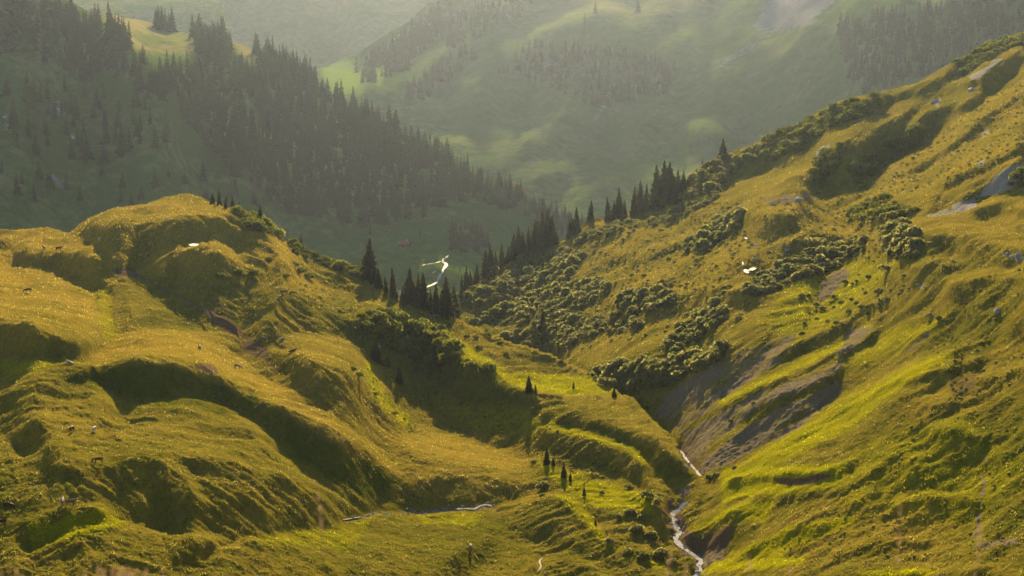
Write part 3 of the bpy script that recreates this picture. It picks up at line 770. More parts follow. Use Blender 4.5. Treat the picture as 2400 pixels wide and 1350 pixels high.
def line_convolution(P, seed, half=9, cell=1.0, grain=1):
    """rills: random grain drawn out along the fall line of the ground"""
    X, Y, Z = P[..., 0], P[..., 1], P[..., 2]
    Zs = blur(Z, 9)
    Xr, Xc = np.gradient(X); Yr, Yc = np.gradient(Y); Zr, Zc = np.gradient(Zs)
    det = Xr * Yc - Xc * Yr
    det = np.where(np.abs(det) < 1e-6, 1e-6, det)
    gx = (Zr * Yc - Zc * Yr) / det; gy = (Zc * Xr - Zr * Xc) / det
    dr = -(gx * Yc - gy * Xc) / det; dc = -(gy * Xr - gx * Yr) / det
    n = np.hypot(dr, dc) + 1e-12
    dr, dc = blur(dr / n, 15), blur(dc / n, 15)
    n = np.hypot(dr, dc) + 1e-9
    dr, dc = dr / n, dc / n
    nr, nc = Z.shape
    g = np.random.default_rng(seed).standard_normal((nr, nc))
    k = np.array([.25, .5, .25])
    if grain > 1: g = blur(blur(g, grain), grain)
    for ax in (0, 1):
        g = np.apply_along_axis(lambda q: np.convolve(q, k, 'same'), ax, g)
    acc = g.copy(); wsum = 1.0
    jj, ii = np.meshgrid(np.arange(nr, dtype=float), np.arange(nc, dtype=float), indexing='ij')
    for sgn in (1, -1):
        y, x = jj.copy(), ii.copy()
        for s in range(1, half + 1):
            a, b = np.clip(y, 0, nr - 1).astype(int), np.clip(x, 0, nc - 1).astype(int)
            y = y + sgn * dr[a, b] * 1.3 * cell; x = x + sgn * dc[a, b] * 1.3 * cell
            a, b = np.clip(np.round(y), 0, nr - 1).astype(int), np.clip(np.round(x), 0, nc - 1).astype(int)
            w = 1 - s / (half + 1)
            acc = acc + g[a, b] * w; wsum += w
    return acc / acc.std()


X, Y = Pn[..., 0], Pn[..., 1]
D = np.hypot(X, Y)
quiet = 1 - np.clip(mk['calm'] * 1.3, 0, 1)
tus = mk['tussock']
lic = line_convolution(Pn, 3)
rill = line_convolution(Pn, 4, 22, 1.4, 7)
mk['scree'] = np.clip(mk['scree'] * (1.0 + 0.5 * line_convolution(Pn, 6, 20, 1.3, 3)), 0, 1)
warp = 3 * gnoise(X / 20, Y / 20, 90)
Pn[..., 2] += quiet * (
    1.3 * fbm(X / 34, Y / 34, 3, 21)
    + 0.38 * fbm((X + warp) / 9, (Y - warp) / 9, 2, 31)
    + (0.16 + 0.36 * tus) * gnoise(X / 2.6, Y / 3.6, 41)
    + (0.22 + 0.2 * tus) * (0.35 - np.abs(gnoise(X / 1.5, Y / 2.2, 43)))
    + 0.17 * gnoise(X / 0.8, Y / 1.3, 44)
    + (0.26 - 0.12 * tus) * (1 - 0.85 * mk['smooth']) * np.clip(D / 500, 0.6, 1.6) * rill
    + mk['scree'] * (0.35 * gnoise(X / 1.9, Y / 2.4, 51) + 0.3 * gnoise(X / 0.9, Y / 1.2, 52))
    + 0.02 * np.clip(D / 500, 0.5, 1.6) * lic * (1 - 0.5 * tus))
# trodden cattle terraces along the steeper faces
Pn[..., 2] += quiet * (1 - tus) * 0.05 * (rows_u < 1250) * np.sin(Pn[..., 2] * 2 * math.pi / 2.2 + 5 * gnoise(X / 14, Y / 14, 77))
Pn[..., 2] -= 1.6 * mk['bed']
POND_Z = {}
for k, pts in PONDS.items():
    p = np.asarray(pts, float)
    c = near.at(p[:, 0].mean(), p[:, 1].mean())
    POND_Z[k] = c[2]
    w = sample(poly_mask(U, V, pts, 5), us, vs, rows_u, rows_v)
    Pn[..., 2] += (c[2] - 0.12 - Pn[..., 2]) * np.clip(w * 1.6, 0, 1)
near_top = Pn[0]
full = np.concatenate([np.stack(back_rows(near_top, [260, 170, 110, 70, 42, 24, 12, 5], 0.75)), Pn])
padm = {k: np.concatenate([np.repeat(m[:1], 8, 0), m]) for k, m in mk.items() if k in ('dry', 'lush', 'earth', 'scree', 'rock')}
ground = grid_mesh('grass_slopes', full, M_GROUND, padm)
tag(ground, 'golden green alpine grass slopes cut by gullies, in the foreground and on the right', 'hillside', kind='structure')

# heights for standing things: nearest vertex of the finished mesh
near_cu, near_rows_v, near_P = cu, rows_v, Pn


def on_near(u, v):
    i = int(np.clip(np.searchsorted(near_cu, u), 0, len(near_cu) - 1))
    j = int(np.argmin(np.abs(near_rows_v[:NR, i] - v)))
    return near_P[j, i].copy()


# ---------- standing grass: tufts all over the near slopes, thinner on gravel and bare earth
def grass_tufts(n, seed):
    r = np.random.default_rng(seed)
    inside = np.where((near_cu > -50) & (near_cu < 2450))[0]
    jr = r.uniform(0, NR - 2, n); ic = r.uniform(inside[0], inside[-1] - 1, n)
    j, i = jr.astype(int), ic.astype(int); fj, fi = (jr - j)[:, None], (ic - i)[:, None]
    P = (near_P[j, i] * (1 - fi) + near_P[j, i + 1] * fi) * (1 - fj) + (near_P[j + 1, i] * (1 - fi) + near_P[j + 1, i + 1] * fi) * fj
    step = np.linalg.norm(near_P[j + 1, i] - near_P[j, i], axis=1)
    bare = np.maximum.reduce([mk[k][j, i] for k in ('earth', 'scree', 'rock')] + [mk['calm'][j, i]])
    keep = (r.uniform(0, 1, n) > bare * 1.25) & (step < 9)
    P, j, i = P[keep], j[keep], i[keep]; m = len(P)
    clump = 0.35 + 1.5 * np.clip(gnoise(P[:, 0] / 1.6, P[:, 1] / 2.4, 12) + 0.25, 0, 1)
    h = r.uniform(0.13, 0.34, m) * clump * np.clip(np.hypot(P[:, 0], P[:, 1]) / 520, 0.8, 1.5); w = h * r.uniform(0.45, 0.9, m)
    a = r.uniform(0, 6.283, m); lean = r.uniform(-0.45, 0.45, (m, 2)) * h[:, None]
    tx, ty = np.cos(a) * w * 0.5, np.sin(a) * w * 0.5
    o = np.zeros(m)
    v = np.stack([P + np.stack([-tx, -ty, o - 0.06], -1), P + np.stack([tx, ty, o - 0.06], -1),
                  P + np.stack([tx * 0.5 + lean[:, 0], ty * 0.5 + lean[:, 1], h], -1), P + np.stack([-tx * 0.5 + lean[:, 0], -ty * 0.5 + lean[:, 1], h * 0.9], -1)], 1).reshape(-1, 3)
    f = np.arange(4 * m).reshape(m, 4)
    att = {k: np.repeat(mk[k][j, i], 4) for k in ('dry', 'lush')}
    att['tone'] = np.repeat(r.uniform(0, 1, m), 4)
    g = raw_mesh('grass', v, f, M_BLADE, att, smooth=False)
    tag(g, 'golden green tussock grass standing on the near slopes', 'grass', kind='stuff')


grass_tufts(420000, 8)


# ---------- the country behind: forest mountain, far mountain, the farthest ridge
def far_sheet(name, u0, u1, v0, v1, anchors, ops, base, skyline, masks, vbottom, dense, nrows, noise, label, step=8, seed=1, wav=0.25, drop=0.8):
    us2, vs2, U2, V2 = pixel_grid(u0, u1, v0, v1, step)
    L = tps([(u, v, math.log(d)) for u, v, d in anchors], U2, V2)
    Bm = paint(U2, V2, base, ops) + wav * fbm(U2 / 90, V2 / 60, 4, seed)
    L = solve_depth(U2, V2, L, Bm, None, ell=30.0)
    sh = Sheet(us2, vs2, L)
    c = columns(u0, u1, dense, dense * 6)
    sk = np.interp(c, [p[0] for p in skyline], [p[1] for p in skyline])
    rv = sk[None] + (vbottom - sk[None]) * np.linspace(0, 1, nrows)[:, None]
    ru = np.broadcast_to(c[None], rv.shape)
    P = sh.at(ru, rv)
    x, y = P[..., 0], P[..., 1]
    for wl_, amp, oc in noise:
        P[..., 2] += amp * fbm(x / wl_, y / wl_, oc, seed + int(wl_))
    P[..., 2] += 0.22 * line_convolution(P, seed, 12) * noise[-1][1]
    att = {k: paint(U2, V2, b, o) for k, (b, o) in masks.items()}
    at = {k: sample(g, us2, vs2, ru, rv) for k, g in att.items()}
    back = back_rows(P[0], [600, 350, 200, 110, 60, 25], drop)
    full = np.concatenate([np.stack(back), P])
    at = {k: np.concatenate([np.repeat(m[:1], 6, 0), m]) for k, m in at.items()}
    o = grid_mesh(name, full, M_FAR, at)
    tag(o, label, 'mountain', kind='structure')

    def on(u, v):
        i = int(np.clip(np.searchsorted(c, u), 0, len(c) - 1))
        j = int(np.argmin(np.abs(rv[:, i] - v)))
        return P[j, i].copy()
    sh.on = on
    return sh


FOREST_SKY = [(-300, -160), (0, -60), (60, -20), (150, 0), (230, 32), (270, 30), (330, 42), (400, 66), (450, 84), (500, 98), (560, 104), (620, 130), (700, 176), (740, 196), (790, 228), (850, 262), (930, 312),
              (1000, 352), (1060, 378), (1120, 398), (1160, 416), (1200, 440), (1250, 470), (1310, 505), (1360, 530), (1420, 545), (1700, 580)]
forest_mountain = far_sheet(
    'forest_mountain', -300, 1700, -260, 900,
    [(-300, -160, 1650), (0, -60, 1700), (280, 35, 1820), (450, 84, 1860), (560, 104, 1860), (740, 196, 1850), (930, 312, 1820), (1060, 378, 1800), (1160, 416, 1790), (1250, 470, 1800), (1310, 505, 1830), (1420, 545, 1850), (1700, 580, 1800),
     (0, 300, 1550), (300, 250, 1690), (600, 300, 1730), (900, 400, 1730), (1100, 480, 1740), (0, 540, 1430), (300, 500, 1560), (600, 480, 1640), (850, 500, 1680), (1000, 530, 1710), (1080, 590, 1650), (940, 575, 1640),
     (700, 600, 1560), (900, 640, 1520), (1040, 640, 1500), (1000, 700, 1380), (1100, 700, 1400), (300, 800, 1200), (-300, 700, 1250), (1300, 640, 1560), (1700, 800, 1300)],
    [('p', [(235, 32), (300, 28), (400, 60), (455, 84), (470, 120), (440, 135), (380, 130), (320, 118), (270, 80)], 0.85, 14),
     ('p', [(300, 75), (380, 85), (440, 120), (360, 118), (310, 95)], 0.1, 10), ('p', [(530, 95), (600, 120), (640, 155), (590, 150)], 0.8, 10),
     ('p', [(540, 180), (580, 190), (570, 215), (540, 205)], 0.6, 10), ('p', [(330, 140), (420, 150), (410, 165), (340, 160)], 0.6, 10),
     ('p', [(640, 570), (880, 540), (1000, 545), (1180, 560), (1150, 700), (900, 760), (640, 700)], -0.5, 40),
     ('p', [(1060, 375), (1160, 410), (1240, 460), (1300, 500), (1280, 520), (1180, 450), (1090, 400)], -0.5, 12),
     ('p', [(10, 105), (60, 130), (80, 160), (30, 150)], 0.3, 12)], -0.75, FOREST_SKY,
    {'dry': (0.05, [('p', [(640, 570), (880, 530), (1180, 540), (1300, 480), (1400, 560), (1150, 700), (900, 760)], -0.3, 40), ('p', [(235, 30), (300, 25), (455, 84), (470, 130), (320, 120)], 0.95, 14), ('p', [(300, 70), (400, 90), (440, 118), (340, 110)], 0.35, 10), ('p', [(530, 95), (600, 118), (650, 160), (580, 150)], 1.0, 10)]),  # dry tan on the clearings also carries their painted sunlight
     'lush': (0.1, [('p', [(640, 570), (880, 540), (1180, 560), (1150, 700), (900, 760)], 0.35, 40), ('p', [(400, 75), (455, 86), (450, 100), (410, 95)], 0.7, 10), ('p', [(1145, 596), (1185, 596), (1180, 610), (1145, 608)], 1, 6)]),
     'earth': (0, []),
     'scree': (0, [('l', [(120, 405), (140, 430), (152, 440)], 0.9, 5), ('l', [(980, 690), (930, 676)], 0.7, 8)]),
     'rock': (0, [('p', [(130, 220), (150, 230), (155, 260), (130, 270)], 0.55, 14), ('p', [(160, 300), (180, 310), (170, 330)], 0.75, 8), ('p', [(0, 220), (40, 280), (50, 330), (0, 320)], 0.4, 16), ('p', [(230, 330), (270, 350), (280, 400), (240, 380)], 0.4, 16)])},
    780, 4.0, 330, [(160, 5, 3), (45, 2.2, 3), (14, 0.7, 2)], 'steep hazy mountainside with dark spruce forest and a sunlit clearing, upper left', seed=51, wav=0.2)

FAR_SKY = [(-300, -300), (400, -250), (600, 200), (700, 205), (745, 165), (800, 142), (840, 128), (880, 100), (960, 45), (1020, -10), (1150, -120), (1300, -260), (1500, -420), (2000, -430), (2700, -420)]
far_mountain = far_sheet(
    'far_mountain', 500, 2800, -480, 760,
    [(700, 205, 2871), (760, 160, 2975), (840, 128, 3001), (960, 45, 3088), (1150, -120, 3306), (1500, -420, 3741), (2000, -430, 3132), (2700, -420, 2436), (500, 300, 2784),
     (760, 230, 2697), (900, 220, 2653), (1000, 150, 2784), (1100, 50, 2914), (1300, 0, 3001), (1600, 0, 3001), (1900, 0, 2697), (2400, 0, 2131), (2700, 0, 2044),
     (1000, 270, 2479), (1100, 380, 2279), (1300, 470, 2131), (1500, 400, 2227), (1350, 200, 2575), (1500, 150, 2662), (1700, 250, 2488), (2000, 200, 2279), (1800, 400, 2131), (2300, 300, 2027), (1400, 600, 1957), (2800, 600, 1783), (500, 700, 2001)],
    [('p', [(745, 160), (840, 130), (930, 110), (900, 200), (780, 230)], 0.2, 20),
     ('p', [(1240, 90), (1420, 110), (1560, 140), (1640, 190), (1560, 280), (1400, 290), (1200, 240), (1050, 270), (1150, 140)], -0.6, 40), ('p', [(1200, 70), (1400, -60), (1750, -80), (1700, 60), (1560, 90), (1300, 80)], -0.36, 50),
     ('l', [(780, 262), (900, 205), (1010, 130), (1130, 40), (1200, -40)], -0.22, 15), ('l', [(850, 150), (940, 80), (1010, 10), (1080, -60)], -0.8, 18), ('l', [(830, 275), (950, 232), (1060, 160), (1170, 70), (1250, 0)], -0.75, 16),
     ('l', [(860, 300), (970, 262), (1080, 200), (1180, 120), (1280, 60)], -0.25, 13), ('l', [(900, 330), (1020, 300), (1140, 240), (1240, 180)], -0.7, 18), ('l', [(1000, 330), (1120, 300), (1250, 250)], -0.05, 12),
     ('p', [(1700, 200), (2000, 60), (2450, -60), (2450, 300), (2000, 350), (1750, 320)], -0.95, 70),
     ('l', [(1200, 440), (1330, 400), (1440, 330), (1560, 250)], -0.2, 13), ('l', [(1290, 465), (1420, 405), (1560, 335), (1640, 270)], -0.2, 12), ('l', [(1180, 400), (1300, 350), (1420, 280)], -0.8, 14), ('l', [(1240, 440), (1390, 380), (1520, 300)], -0.7, 9),
     ('l', [(1440, 180), (1400, 260), (1350, 330)], -0.7, 16), ('l', [(1570, 220), (1520, 290), (1440, 340)], -0.6, 14), ('l', [(1330, 200), (1290, 260), (1230, 310)], -0.1, 12)], -0.45, FAR_SKY,
    {'dry': (0.12, [('p', [(1250, 80), (1600, 60), (1900, -100), (1400, -100)], 0.4, 60), ('p', [(700, 500), (1300, 480), (1700, 380), (1650, 250), (1200, 350)], 0.15, 60), ('p', [(740, 160), (930, 100), (980, 180), (880, 240), (760, 240)], -0.3, 20)]),
     'lush': (0.15, [('p', [(745, 160), (930, 110), (900, 215), (780, 235)], 0.9, 16), ('p', [(880, 205), (960, 165), (950, 200), (890, 240)], 0.8, 12), ('p', [(1230, 440), (1640, 260), (1640, 420), (1300, 500)], 0.35, 30)]),
     'earth': (0, []),
     'scree': (0, [('p', [(1790, 20), (1830, -20), (1980, -60), (1960, 0), (1900, 60), (1850, 70), (1800, 80), (1760, 60)], 0.8, 22), ('l', [(1790, 80), (1740, 120), (1690, 150)], 0.5, 18)]),
     'rock': (0, [('l', [(1440, 190), (1420, 240), (1400, 270)], 0.6, 9), ('p', [(1270, 130), (1310, 125), (1320, 150), (1290, 155)], 0.55, 12), ('l', [(1560, 240), (1520, 280)], 0.5, 6)])},
    740, 5.0, 300, [(420, 14, 3), (120, 4, 3), (36, 1.2, 2)], 'hazy green mountainside with gullies and a grey scree fan, closing off the valley', seed=61, wav=0.5)

ridge = far_sheet(
    'farthest_ridge', -300, 1600, -420, 500,
    [(-300, -330, 4200), (400, -330, 4242), (1000, -330, 4284), (1600, -330, 4200), (-300, 400, 3360), (500, 300, 3528), (800, 150, 3696), (1200, 400, 3444), (1600, 400, 3444), (600, 60, 3864), (900, 0, 3948), (450, 0, 3906)],
    [('p', [(380, -20), (520, 40), (560, 120), (480, 90), (400, 40)], 0.25, 20), ('p', [(560, -60), (800, -40), (900, 60), (700, 120), (560, 60)], -0.8, 40)], -0.4,
    [(-300, -330), (400, -330), (1000, -345), (1600, -330)],
    {'dry': (0.2, []), 'lush': (0.05, [('p', [(380, -20), (520, 40), (560, 120), (480, 90), (400, 40)], 0.5, 20)]), 'earth': (0, []), 'scree': (0, []), 'rock': (0, [])},
    480, 8.0, 160, [(600, 18, 3), (150, 6, 3), (60, 2, 2)], 'pale blue grey wooded mountain flank farthest off, top centre', seed=71, wav=0.4)

# the ground under the photographer: a grassy knoll that drops away to the slopes below
kx = np.concatenate([[-420, -260, -150, -80], np.linspace(-40, 40, 90), [80, 150, 260, 420]])
ky = np.concatenate([np.linspace(-30, -4, 10), np.linspace(-3, 14, 90), np.geomspace(15, 330, 40)])
KX, KY = np.meshgrid(kx, ky)


def knoll_z(x, y):
    r = np.maximum(np.asarray(y, float), 0) + 0 * np.asarray(x, float)
    return -1.60 - 0.45 * np.logaddexp(0, (r - 3.4) * 2.5) / 2.5


KP = np.stack([KX, KY, knoll_z(KX, KY) + 0.03 * gnoise(KX / 0.7, KY / 0.7, 3) + 0.05 * gnoise(KX / 3, KY / 3, 4)], -1)
kn = grid_mesh('grass_knoll', KP[::-1], M_GROUND, {'dry': np.full(KX.shape, 0.7), 'lush': np.full(KX.shape, 0.1)})
tag(kn, 'grassy knoll the view is taken from, just below the picture edge', 'hillside', kind='structure')

# ------------------------------------------------------------------ plants
def spruce_arrays(seed, whorls, per, width=0.17, tip=0.10, bare=0.05):
    """unit-height spruce: quads of drooping branches in whorls, plus a tapered trunk; returns verts, faces, crown face count"""
    r = np.random.default_rng(seed)
    V_, F_ = [], []
    for k in range(whorls):
        t = (k + 0.5) / whorls
        z = bare + (0.985 - bare) * t
        rad = width * (1 - t) ** 0.82 * r.uniform(0.75, 1.15) + 0.012
        n = max(4, int(per * (1 - 0.45 * t)))
        a0 = r.uniform(0, 6.28)
        for b in range(n):
            a = a0 + 6.283 * b / n + r.uniform(-0.35, 0.35)
            L = rad * r.uniform(0.65, 1.2)
            w = L * r.uniform(0.24, 0.40) + 0.006
            dz = -L * r.uniform(0.25, 0.75)
            ca, sa = math.cos(a), math.sin(a)
            zz = z + r.uniform(-0.4, 0.4) / whorls
            base = len(V_)
            m = 0.55 * L
            V_ += [(0, 0, zz + 0.02), (m * ca - w * sa, m * sa + w * ca, zz + dz * 0.35 - 0.012), (L * ca, L * sa, zz + dz),
                   (m * ca + w * sa, m * sa - w * ca, zz + dz * 0.35 - 0.012)]
            F_.append((base, base + 1, base + 2, base + 3))
            # hanging twigs give the branch a vertical face
            V_ += [(0.25 * L * ca, 0.25 * L * sa, zz + dz * 0.1 + 0.008), (L * ca * 0.95, L * sa * 0.95, zz + dz * 0.9),
                   (0.8 * L * ca, 0.8 * L * sa, zz + dz - 0.035 * r.uniform(0.5, 1.3)), (0.3 * L * ca, 0.3 * L * sa, zz + dz * 0.3 - 0.03)]
            F_.append((base + 4, base + 5, base + 6, base + 7))
    nc = len(F_)
    for k in range(6):
        a, b = 6.283 * k / 6, 6.283 * (k + 1) / 6
        base = len(V_)
        r0, r1 = 0.013, 0.002
        V_ += [(r0 * math.cos(a), r0 * math.sin(a), -0.06), (r0 * math.cos(b), r0 * math.sin(b), -0.06), (r1 * math.cos(b), r1 * math.sin(b), 0.97), (r1 * math.cos(a), r1 * math.sin(a), 0.97)]
        F_.append((base, base + 1, base + 2, base + 3))
    return np.array(V_, np.float32), np.array(F_, np.int32), nc


def bush_arrays(seed, n, leaf=0.2, lobes=6, flat=0.75, stems=True):
    """unit-radius bush: leaf clumps on a few overlapping lobes, with short stems"""
    r = np.random.default_rng(seed)
    cs = [(0, 0, 0.55 * flat, 0.72)]
    for k in range(lobes):
        a = 6.283 * k / lobes + r.uniform(-.4, .4); d = r.uniform(0.35, 0.7)
        cs.append((d * math.cos(a), d * math.sin(a), r.uniform(0.25, 0.75) * flat, r.uniform(0.32, 0.55)))
    cs = np.array(cs)
    pick = r.choice(len(cs), n, p=cs[:, 3] ** 2 / (cs[:, 3] ** 2).sum())
    d = r.standard_normal((n, 3)); d /= np.linalg.norm(d, axis=1)[:, None]
    d[:, 2] = np.where(d[:, 2] < -0.3, -d[:, 2], d[:, 2])
    p = cs[pick, :3] + d * cs[pick, 3:4] * r.uniform(0.75, 1.05, (n, 1)) * np.array([1, 1, 0.85])
    p[:, 2] = np.maximum(p[:, 2], 0.02)
    nrm = d + 0.55 * r.standard_normal((n, 3)); nrm /= np.linalg.norm(nrm, axis=1)[:, None]
    t = np.cross(nrm, r.standard_normal((n, 3))); t /= np.linalg.norm(t, axis=1)[:, None]
    b = np.cross(nrm, t)
    s = leaf * r.uniform(0.6, 1.25, (n, 1))
    q = np.stack([p - t * s - b * s * 0.3, p + t * s * 0.2 - b * s, p + t * s + b * s * 0.3, p - t * s * 0.2 + b * s], 1)
    Vv = q.reshape(-1, 3); Ff = np.arange(4 * n).reshape(n, 4)
    nc = n
    if stems:
        sv, sf = [], []
        for k in range(4):
            a = r.uniform(0, 6.28); x, y = 0.35 * math.cos(a), 0.35 * math.sin(a); w = 0.03
            base = len(Vv) + len(sv)
            sv += [(-w, 0, -0.15), (w, 0, -0.15), (x + w * .5, y, 0.5), (x - w * .5, y, 0.5)]; sf.append((base, base + 1, base + 2, base + 3))
        Vv = np.concatenate([Vv, np.array(sv)]); Ff = np.concatenate([Ff, np.array(sf)])
    return Vv.astype(np.float32), Ff.astype(np.int32), nc


def two_tone(name, arr, mats):
    v, f, nc = arr
    mi = np.zeros(len(f), np.int32); mi[nc:] = 1
    return raw_mesh(name, v, f, mats, smooth=False, link=False, midx=mi)


def split_meshes(arr, n1, n2, m1, m2):
    v, f, nc = arr
    a = raw_mesh(n1, v[:nc * 8 // 2], f[:nc], m1, smooth=False, link=False)
    g = f[nc:]; lo_ = g.min()
    b = raw_mesh(n2, v[lo_:], g - lo_, m2, smooth=False, link=False)
    return a, b


def merged(name, items, mats):
    """many plants as one object: items = (arrays, position, yaw, scale_xy, scale_z)"""
    vs_, fs_, mi_ = [], [], []
    off = 0
    for (v, f, nc), p, a, sx, sz in items:
        c, s = math.cos(a), math.sin(a)
        vs_.append(np.stack([(v[:, 0] * c - v[:, 1] * s) * sx + p[0], (v[:, 0] * s + v[:, 1] * c) * sx + p[1], v[:, 2] * sz + p[2]], -1))
        fs_.append(f + off); off += len(v)
        m = np.zeros(len(f), np.int32); m[nc:] = 1; mi_.append(m)
    return raw_mesh(name, np.concatenate(vs_), np.concatenate(fs_), mats, smooth=False, midx=np.concatenate(mi_))


def in_poly(pts, n, r, gap):
    """random points in a polygon, at least gap apart"""
    pts = np.asarray(pts, float)
    lo_, hi_ = pts.min(0), pts.max(0)
    out = []
    for _ in range(n * 40):
        if len(out) >= n: break
        u, v = r.uniform(lo_[0], hi_[0]), r.uniform(lo_[1], hi_[1])
        c = False
        for k in range(len(pts)):
            (x0, y0), (x1, y1) = pts[k], pts[(k + 1) % len(pts)]
            if (y0 > v) != (y1 > v) and u < (x1 - x0) * (v - y0) / (y1 - y0) + x0: c = not c
        if not c: continue
        if any((u - a) ** 2 + ((v - b) * 1.7) ** 2 < gap * gap for a, b in out): continue
        out.append((u, v))
    return out


SPR = [spruce_arrays(100 + k, 26, 13, 0.185 + 0.025 * (k % 3)) for k in range(4)]
SPR_PARTS = [split_meshes(a, 'crown', 'trunk', M_SPRUCE, M_BARK) for a in SPR]
SPR_FAR = [spruce_arrays(200 + k, 13, 8, 0.14 + 0.02 * k) for k in range(4)]
SPR_FAR_M = [two_tone('spruce', a, [M_SPRUCE_FAR, M_BARK]) for a in SPR_FAR]


def spruce(u, v, px, label, group, on=on_near, wide=1.0):
    """a spruce px photo-pixels tall whose foot is seen at u, v"""
    p = on(u, v)
    h = px / F * math.hypot(p[0], p[1]) * 1.03
    k = rnd.randrange(4)
    t = bpy.data.objects.new('spruce_tree', None)
    COL.objects.link(t)
    t.empty_display_size = 1
    wide *= rnd.uniform(0.85, 1.3)
    t.location = p; t.rotation_euler = (rnd.gauss(0, 0.03), rnd.gauss(0, 0.03), rnd.uniform(0, 6.28)); t.scale = (h * wide, h * wide, h)
    tag(t, label, 'tree', group)
    for m, nm in zip(SPR_PARTS[k], ('crown', 'trunk')):
        c = bpy.data.objects.new(nm, m); COL.objects.link(c); c.parent = t
    return t


HILLCLUMP = 'small dark spruces behind the hilltop'
for u, v, px in [(497, 480, 30), (512, 484, 38), (528, 488, 30), (545, 491, 38), (561, 497, 30)]:
    spruce(u, v, px, 'small dark spruce in the tight clump just behind the rounded hilltop on the left', HILLCLUMP)
spruce(610, 520, 44, 'bushy dark spruce standing among dwarf pines right of the hilltop', 'spruces among the dwarf pines', wide=1.35)
spruce(628, 532, 26, 'short dark spruce just right of the bushy spruce above the dwarf pines', 'spruces among the dwarf pines')
spruce(705, 580, 33, 'tiny lone spruce on the hill edge between two dwarf pine mats', None)
spruce(864, 660, 98, 'tallest dark spruce alone on the hill shoulder left of the white river', None, wide=1.1)
for u, v, px, w in [(888, 672, 48, 1.2), (876, 668, 40, 1.2), (904, 690, 42, 1.1)]:
    spruce(u, v, px, 'low ragged spruce at the foot of the tallest hill shoulder spruce', 'low spruces beside the tallest one', wide=w)
spruce(922, 698, 72, 'slim pointed spruce standing alone right of the tallest hill shoulder spruce', None, wide=0.9)
spruce(942, 716, 46, 'short slim spruce on the hill edge between the slim lone spruce and the big group', None, wide=0.8)
for u, v, px, w in [(960, 700, 86, 1.15), (979, 705, 82, 1.05), (993, 728, 90, 1.1), (1020, 738, 72, 1.1), (1008, 735, 55, 1.0), (1046, 735, 95, 1.15), (1062, 742, 75, 1.1), (1034, 740, 60, 1.0)]:
    spruce(u, v, px, 'tall dark spruce in the big group in front of the white river', 'big spruce group before the river', wide=w)
spruce(880, 852, 62, 'broad olive young spruce at the right end of the middle mound', None, wide=1.5)
spruce(908, 858, 30, 'narrow young spruce close right of the broad olive one', None, wide=1.2)
spruce(936, 905, 48, 'dark young spruce leaning over the shaded gully below the broad olive one', None, wide=1.3)
spruce(1238, 922, 40, 'dark pointed young spruce on the yellow flank above the creek ridge', None, wide=1.7)
spruce(1254, 924, 22, 'tiny spruce touching the dark pointed one on the yellow flank', None, wide=1.4)
spruce(1344, 908, 18, 'tiny lone spruce on the bright yellow flank near its right tip', None, wide=1.4)
spruce(1438, 930, 26, 'small dark spruce leaning on the crest of the creek ridge', None, wide=1.2)
spruce(1281, 1090, 42, 'pointed dark spruce beside the right end of the smooth golden field', None, wide=1.2)
spruce(1296, 1094, 20, 'stub of spruce tucked right of the pointed one beside the golden field', None, wide=1.4)
spruce(1320, 1122, 38, 'ragged dark spruce lower right of the pointed one beside the golden field', None, wide=1.1)
spruce(1336, 1130, 22, 'lowest little spruce in the row right of the golden field', None, wide=1.2)
spruce(1368, 1166, 26, 'dark narrow spruce above the green hollow near the creek', None, wide=1.0)
spruce(1395, 1232, 18, 'tiny dark spruce on the orange bank near the bottom', None, wide=0.9)
spruce(1270, 776, 52, 'dark spruce rising from the alder thicket in the shaded ravine', None, wide=1.2)
spruce(1692, 374, 50, 'lone dark spruce on the skyline of the right slope', None, wide=1.3)
spruce(1645, 400, 22, 'tiny spruce on the skyline left of the lone dark one', None)
spruce(1383, 512, 44, 'lone pointed spruce between the valley row and the skyline groups', None, wide=1.2)
for u, v, px in [(1424, 514, 58), (1436, 512, 46), (1450, 508, 72), (1463, 504, 40)]:
    spruce(u, v, px, 'dark spruce in the left skyline group on the right slope', 'left skyline spruce group', wide=1.0)
for u, v, px in [(1484, 504, 72), (1499, 496, 76), (1514, 490, 62), (1526, 486, 48)]:
    spruce(u, v, px, 'dark spruce in the middle skyline group on the right slope', 'middle skyline spruce group', wide=0.9)
for u, v, px, w in [(1541, 482, 102, 1.1), (1555, 478, 108, 1.1), (1567, 476, 100, 1.1), (1588, 474, 76, 1.1), (1600, 466, 66, 1.1), (1577, 474, 60, 1.1)]:
    spruce(u, v, px, 'tall dark spruce in the densest skyline group at the head of the valley', 'right skyline spruce group', wide=w)
for u, v, px in [(1082, 668, 48), (1092, 664, 60), (1102, 662, 44), (1116, 656, 52)]:
    spruce(u, v, px, 'hazy brown spruce at the lower end of the valley row right of the river', 'lower end of the valley spruce row')
for u, v, px in [(1138, 652, 66), (1150, 646, 72), (1162, 640, 50), (1176, 630, 58), (1188, 624, 48), (1203, 616, 68), (1214, 610, 78), (1226, 606, 62), (1238, 600, 66), (1250, 594, 80)]:
    spruce(u, v, px, 'hazy brown spruce in the middle of the valley row along the right slope', 'middle of the valley spruce row')
for u, v, px in [(1262, 588, 70), (1272, 584, 98), (1284, 580, 92), (1296, 576, 72), (1334, 558, 54), (1350, 548, 62), (1342, 554, 44)]:
    spruce(u, v, px, 'tall brown spruce at the upper end of the valley row below the skyline groups', 'upper end of the valley spruce row', wide=0.95)

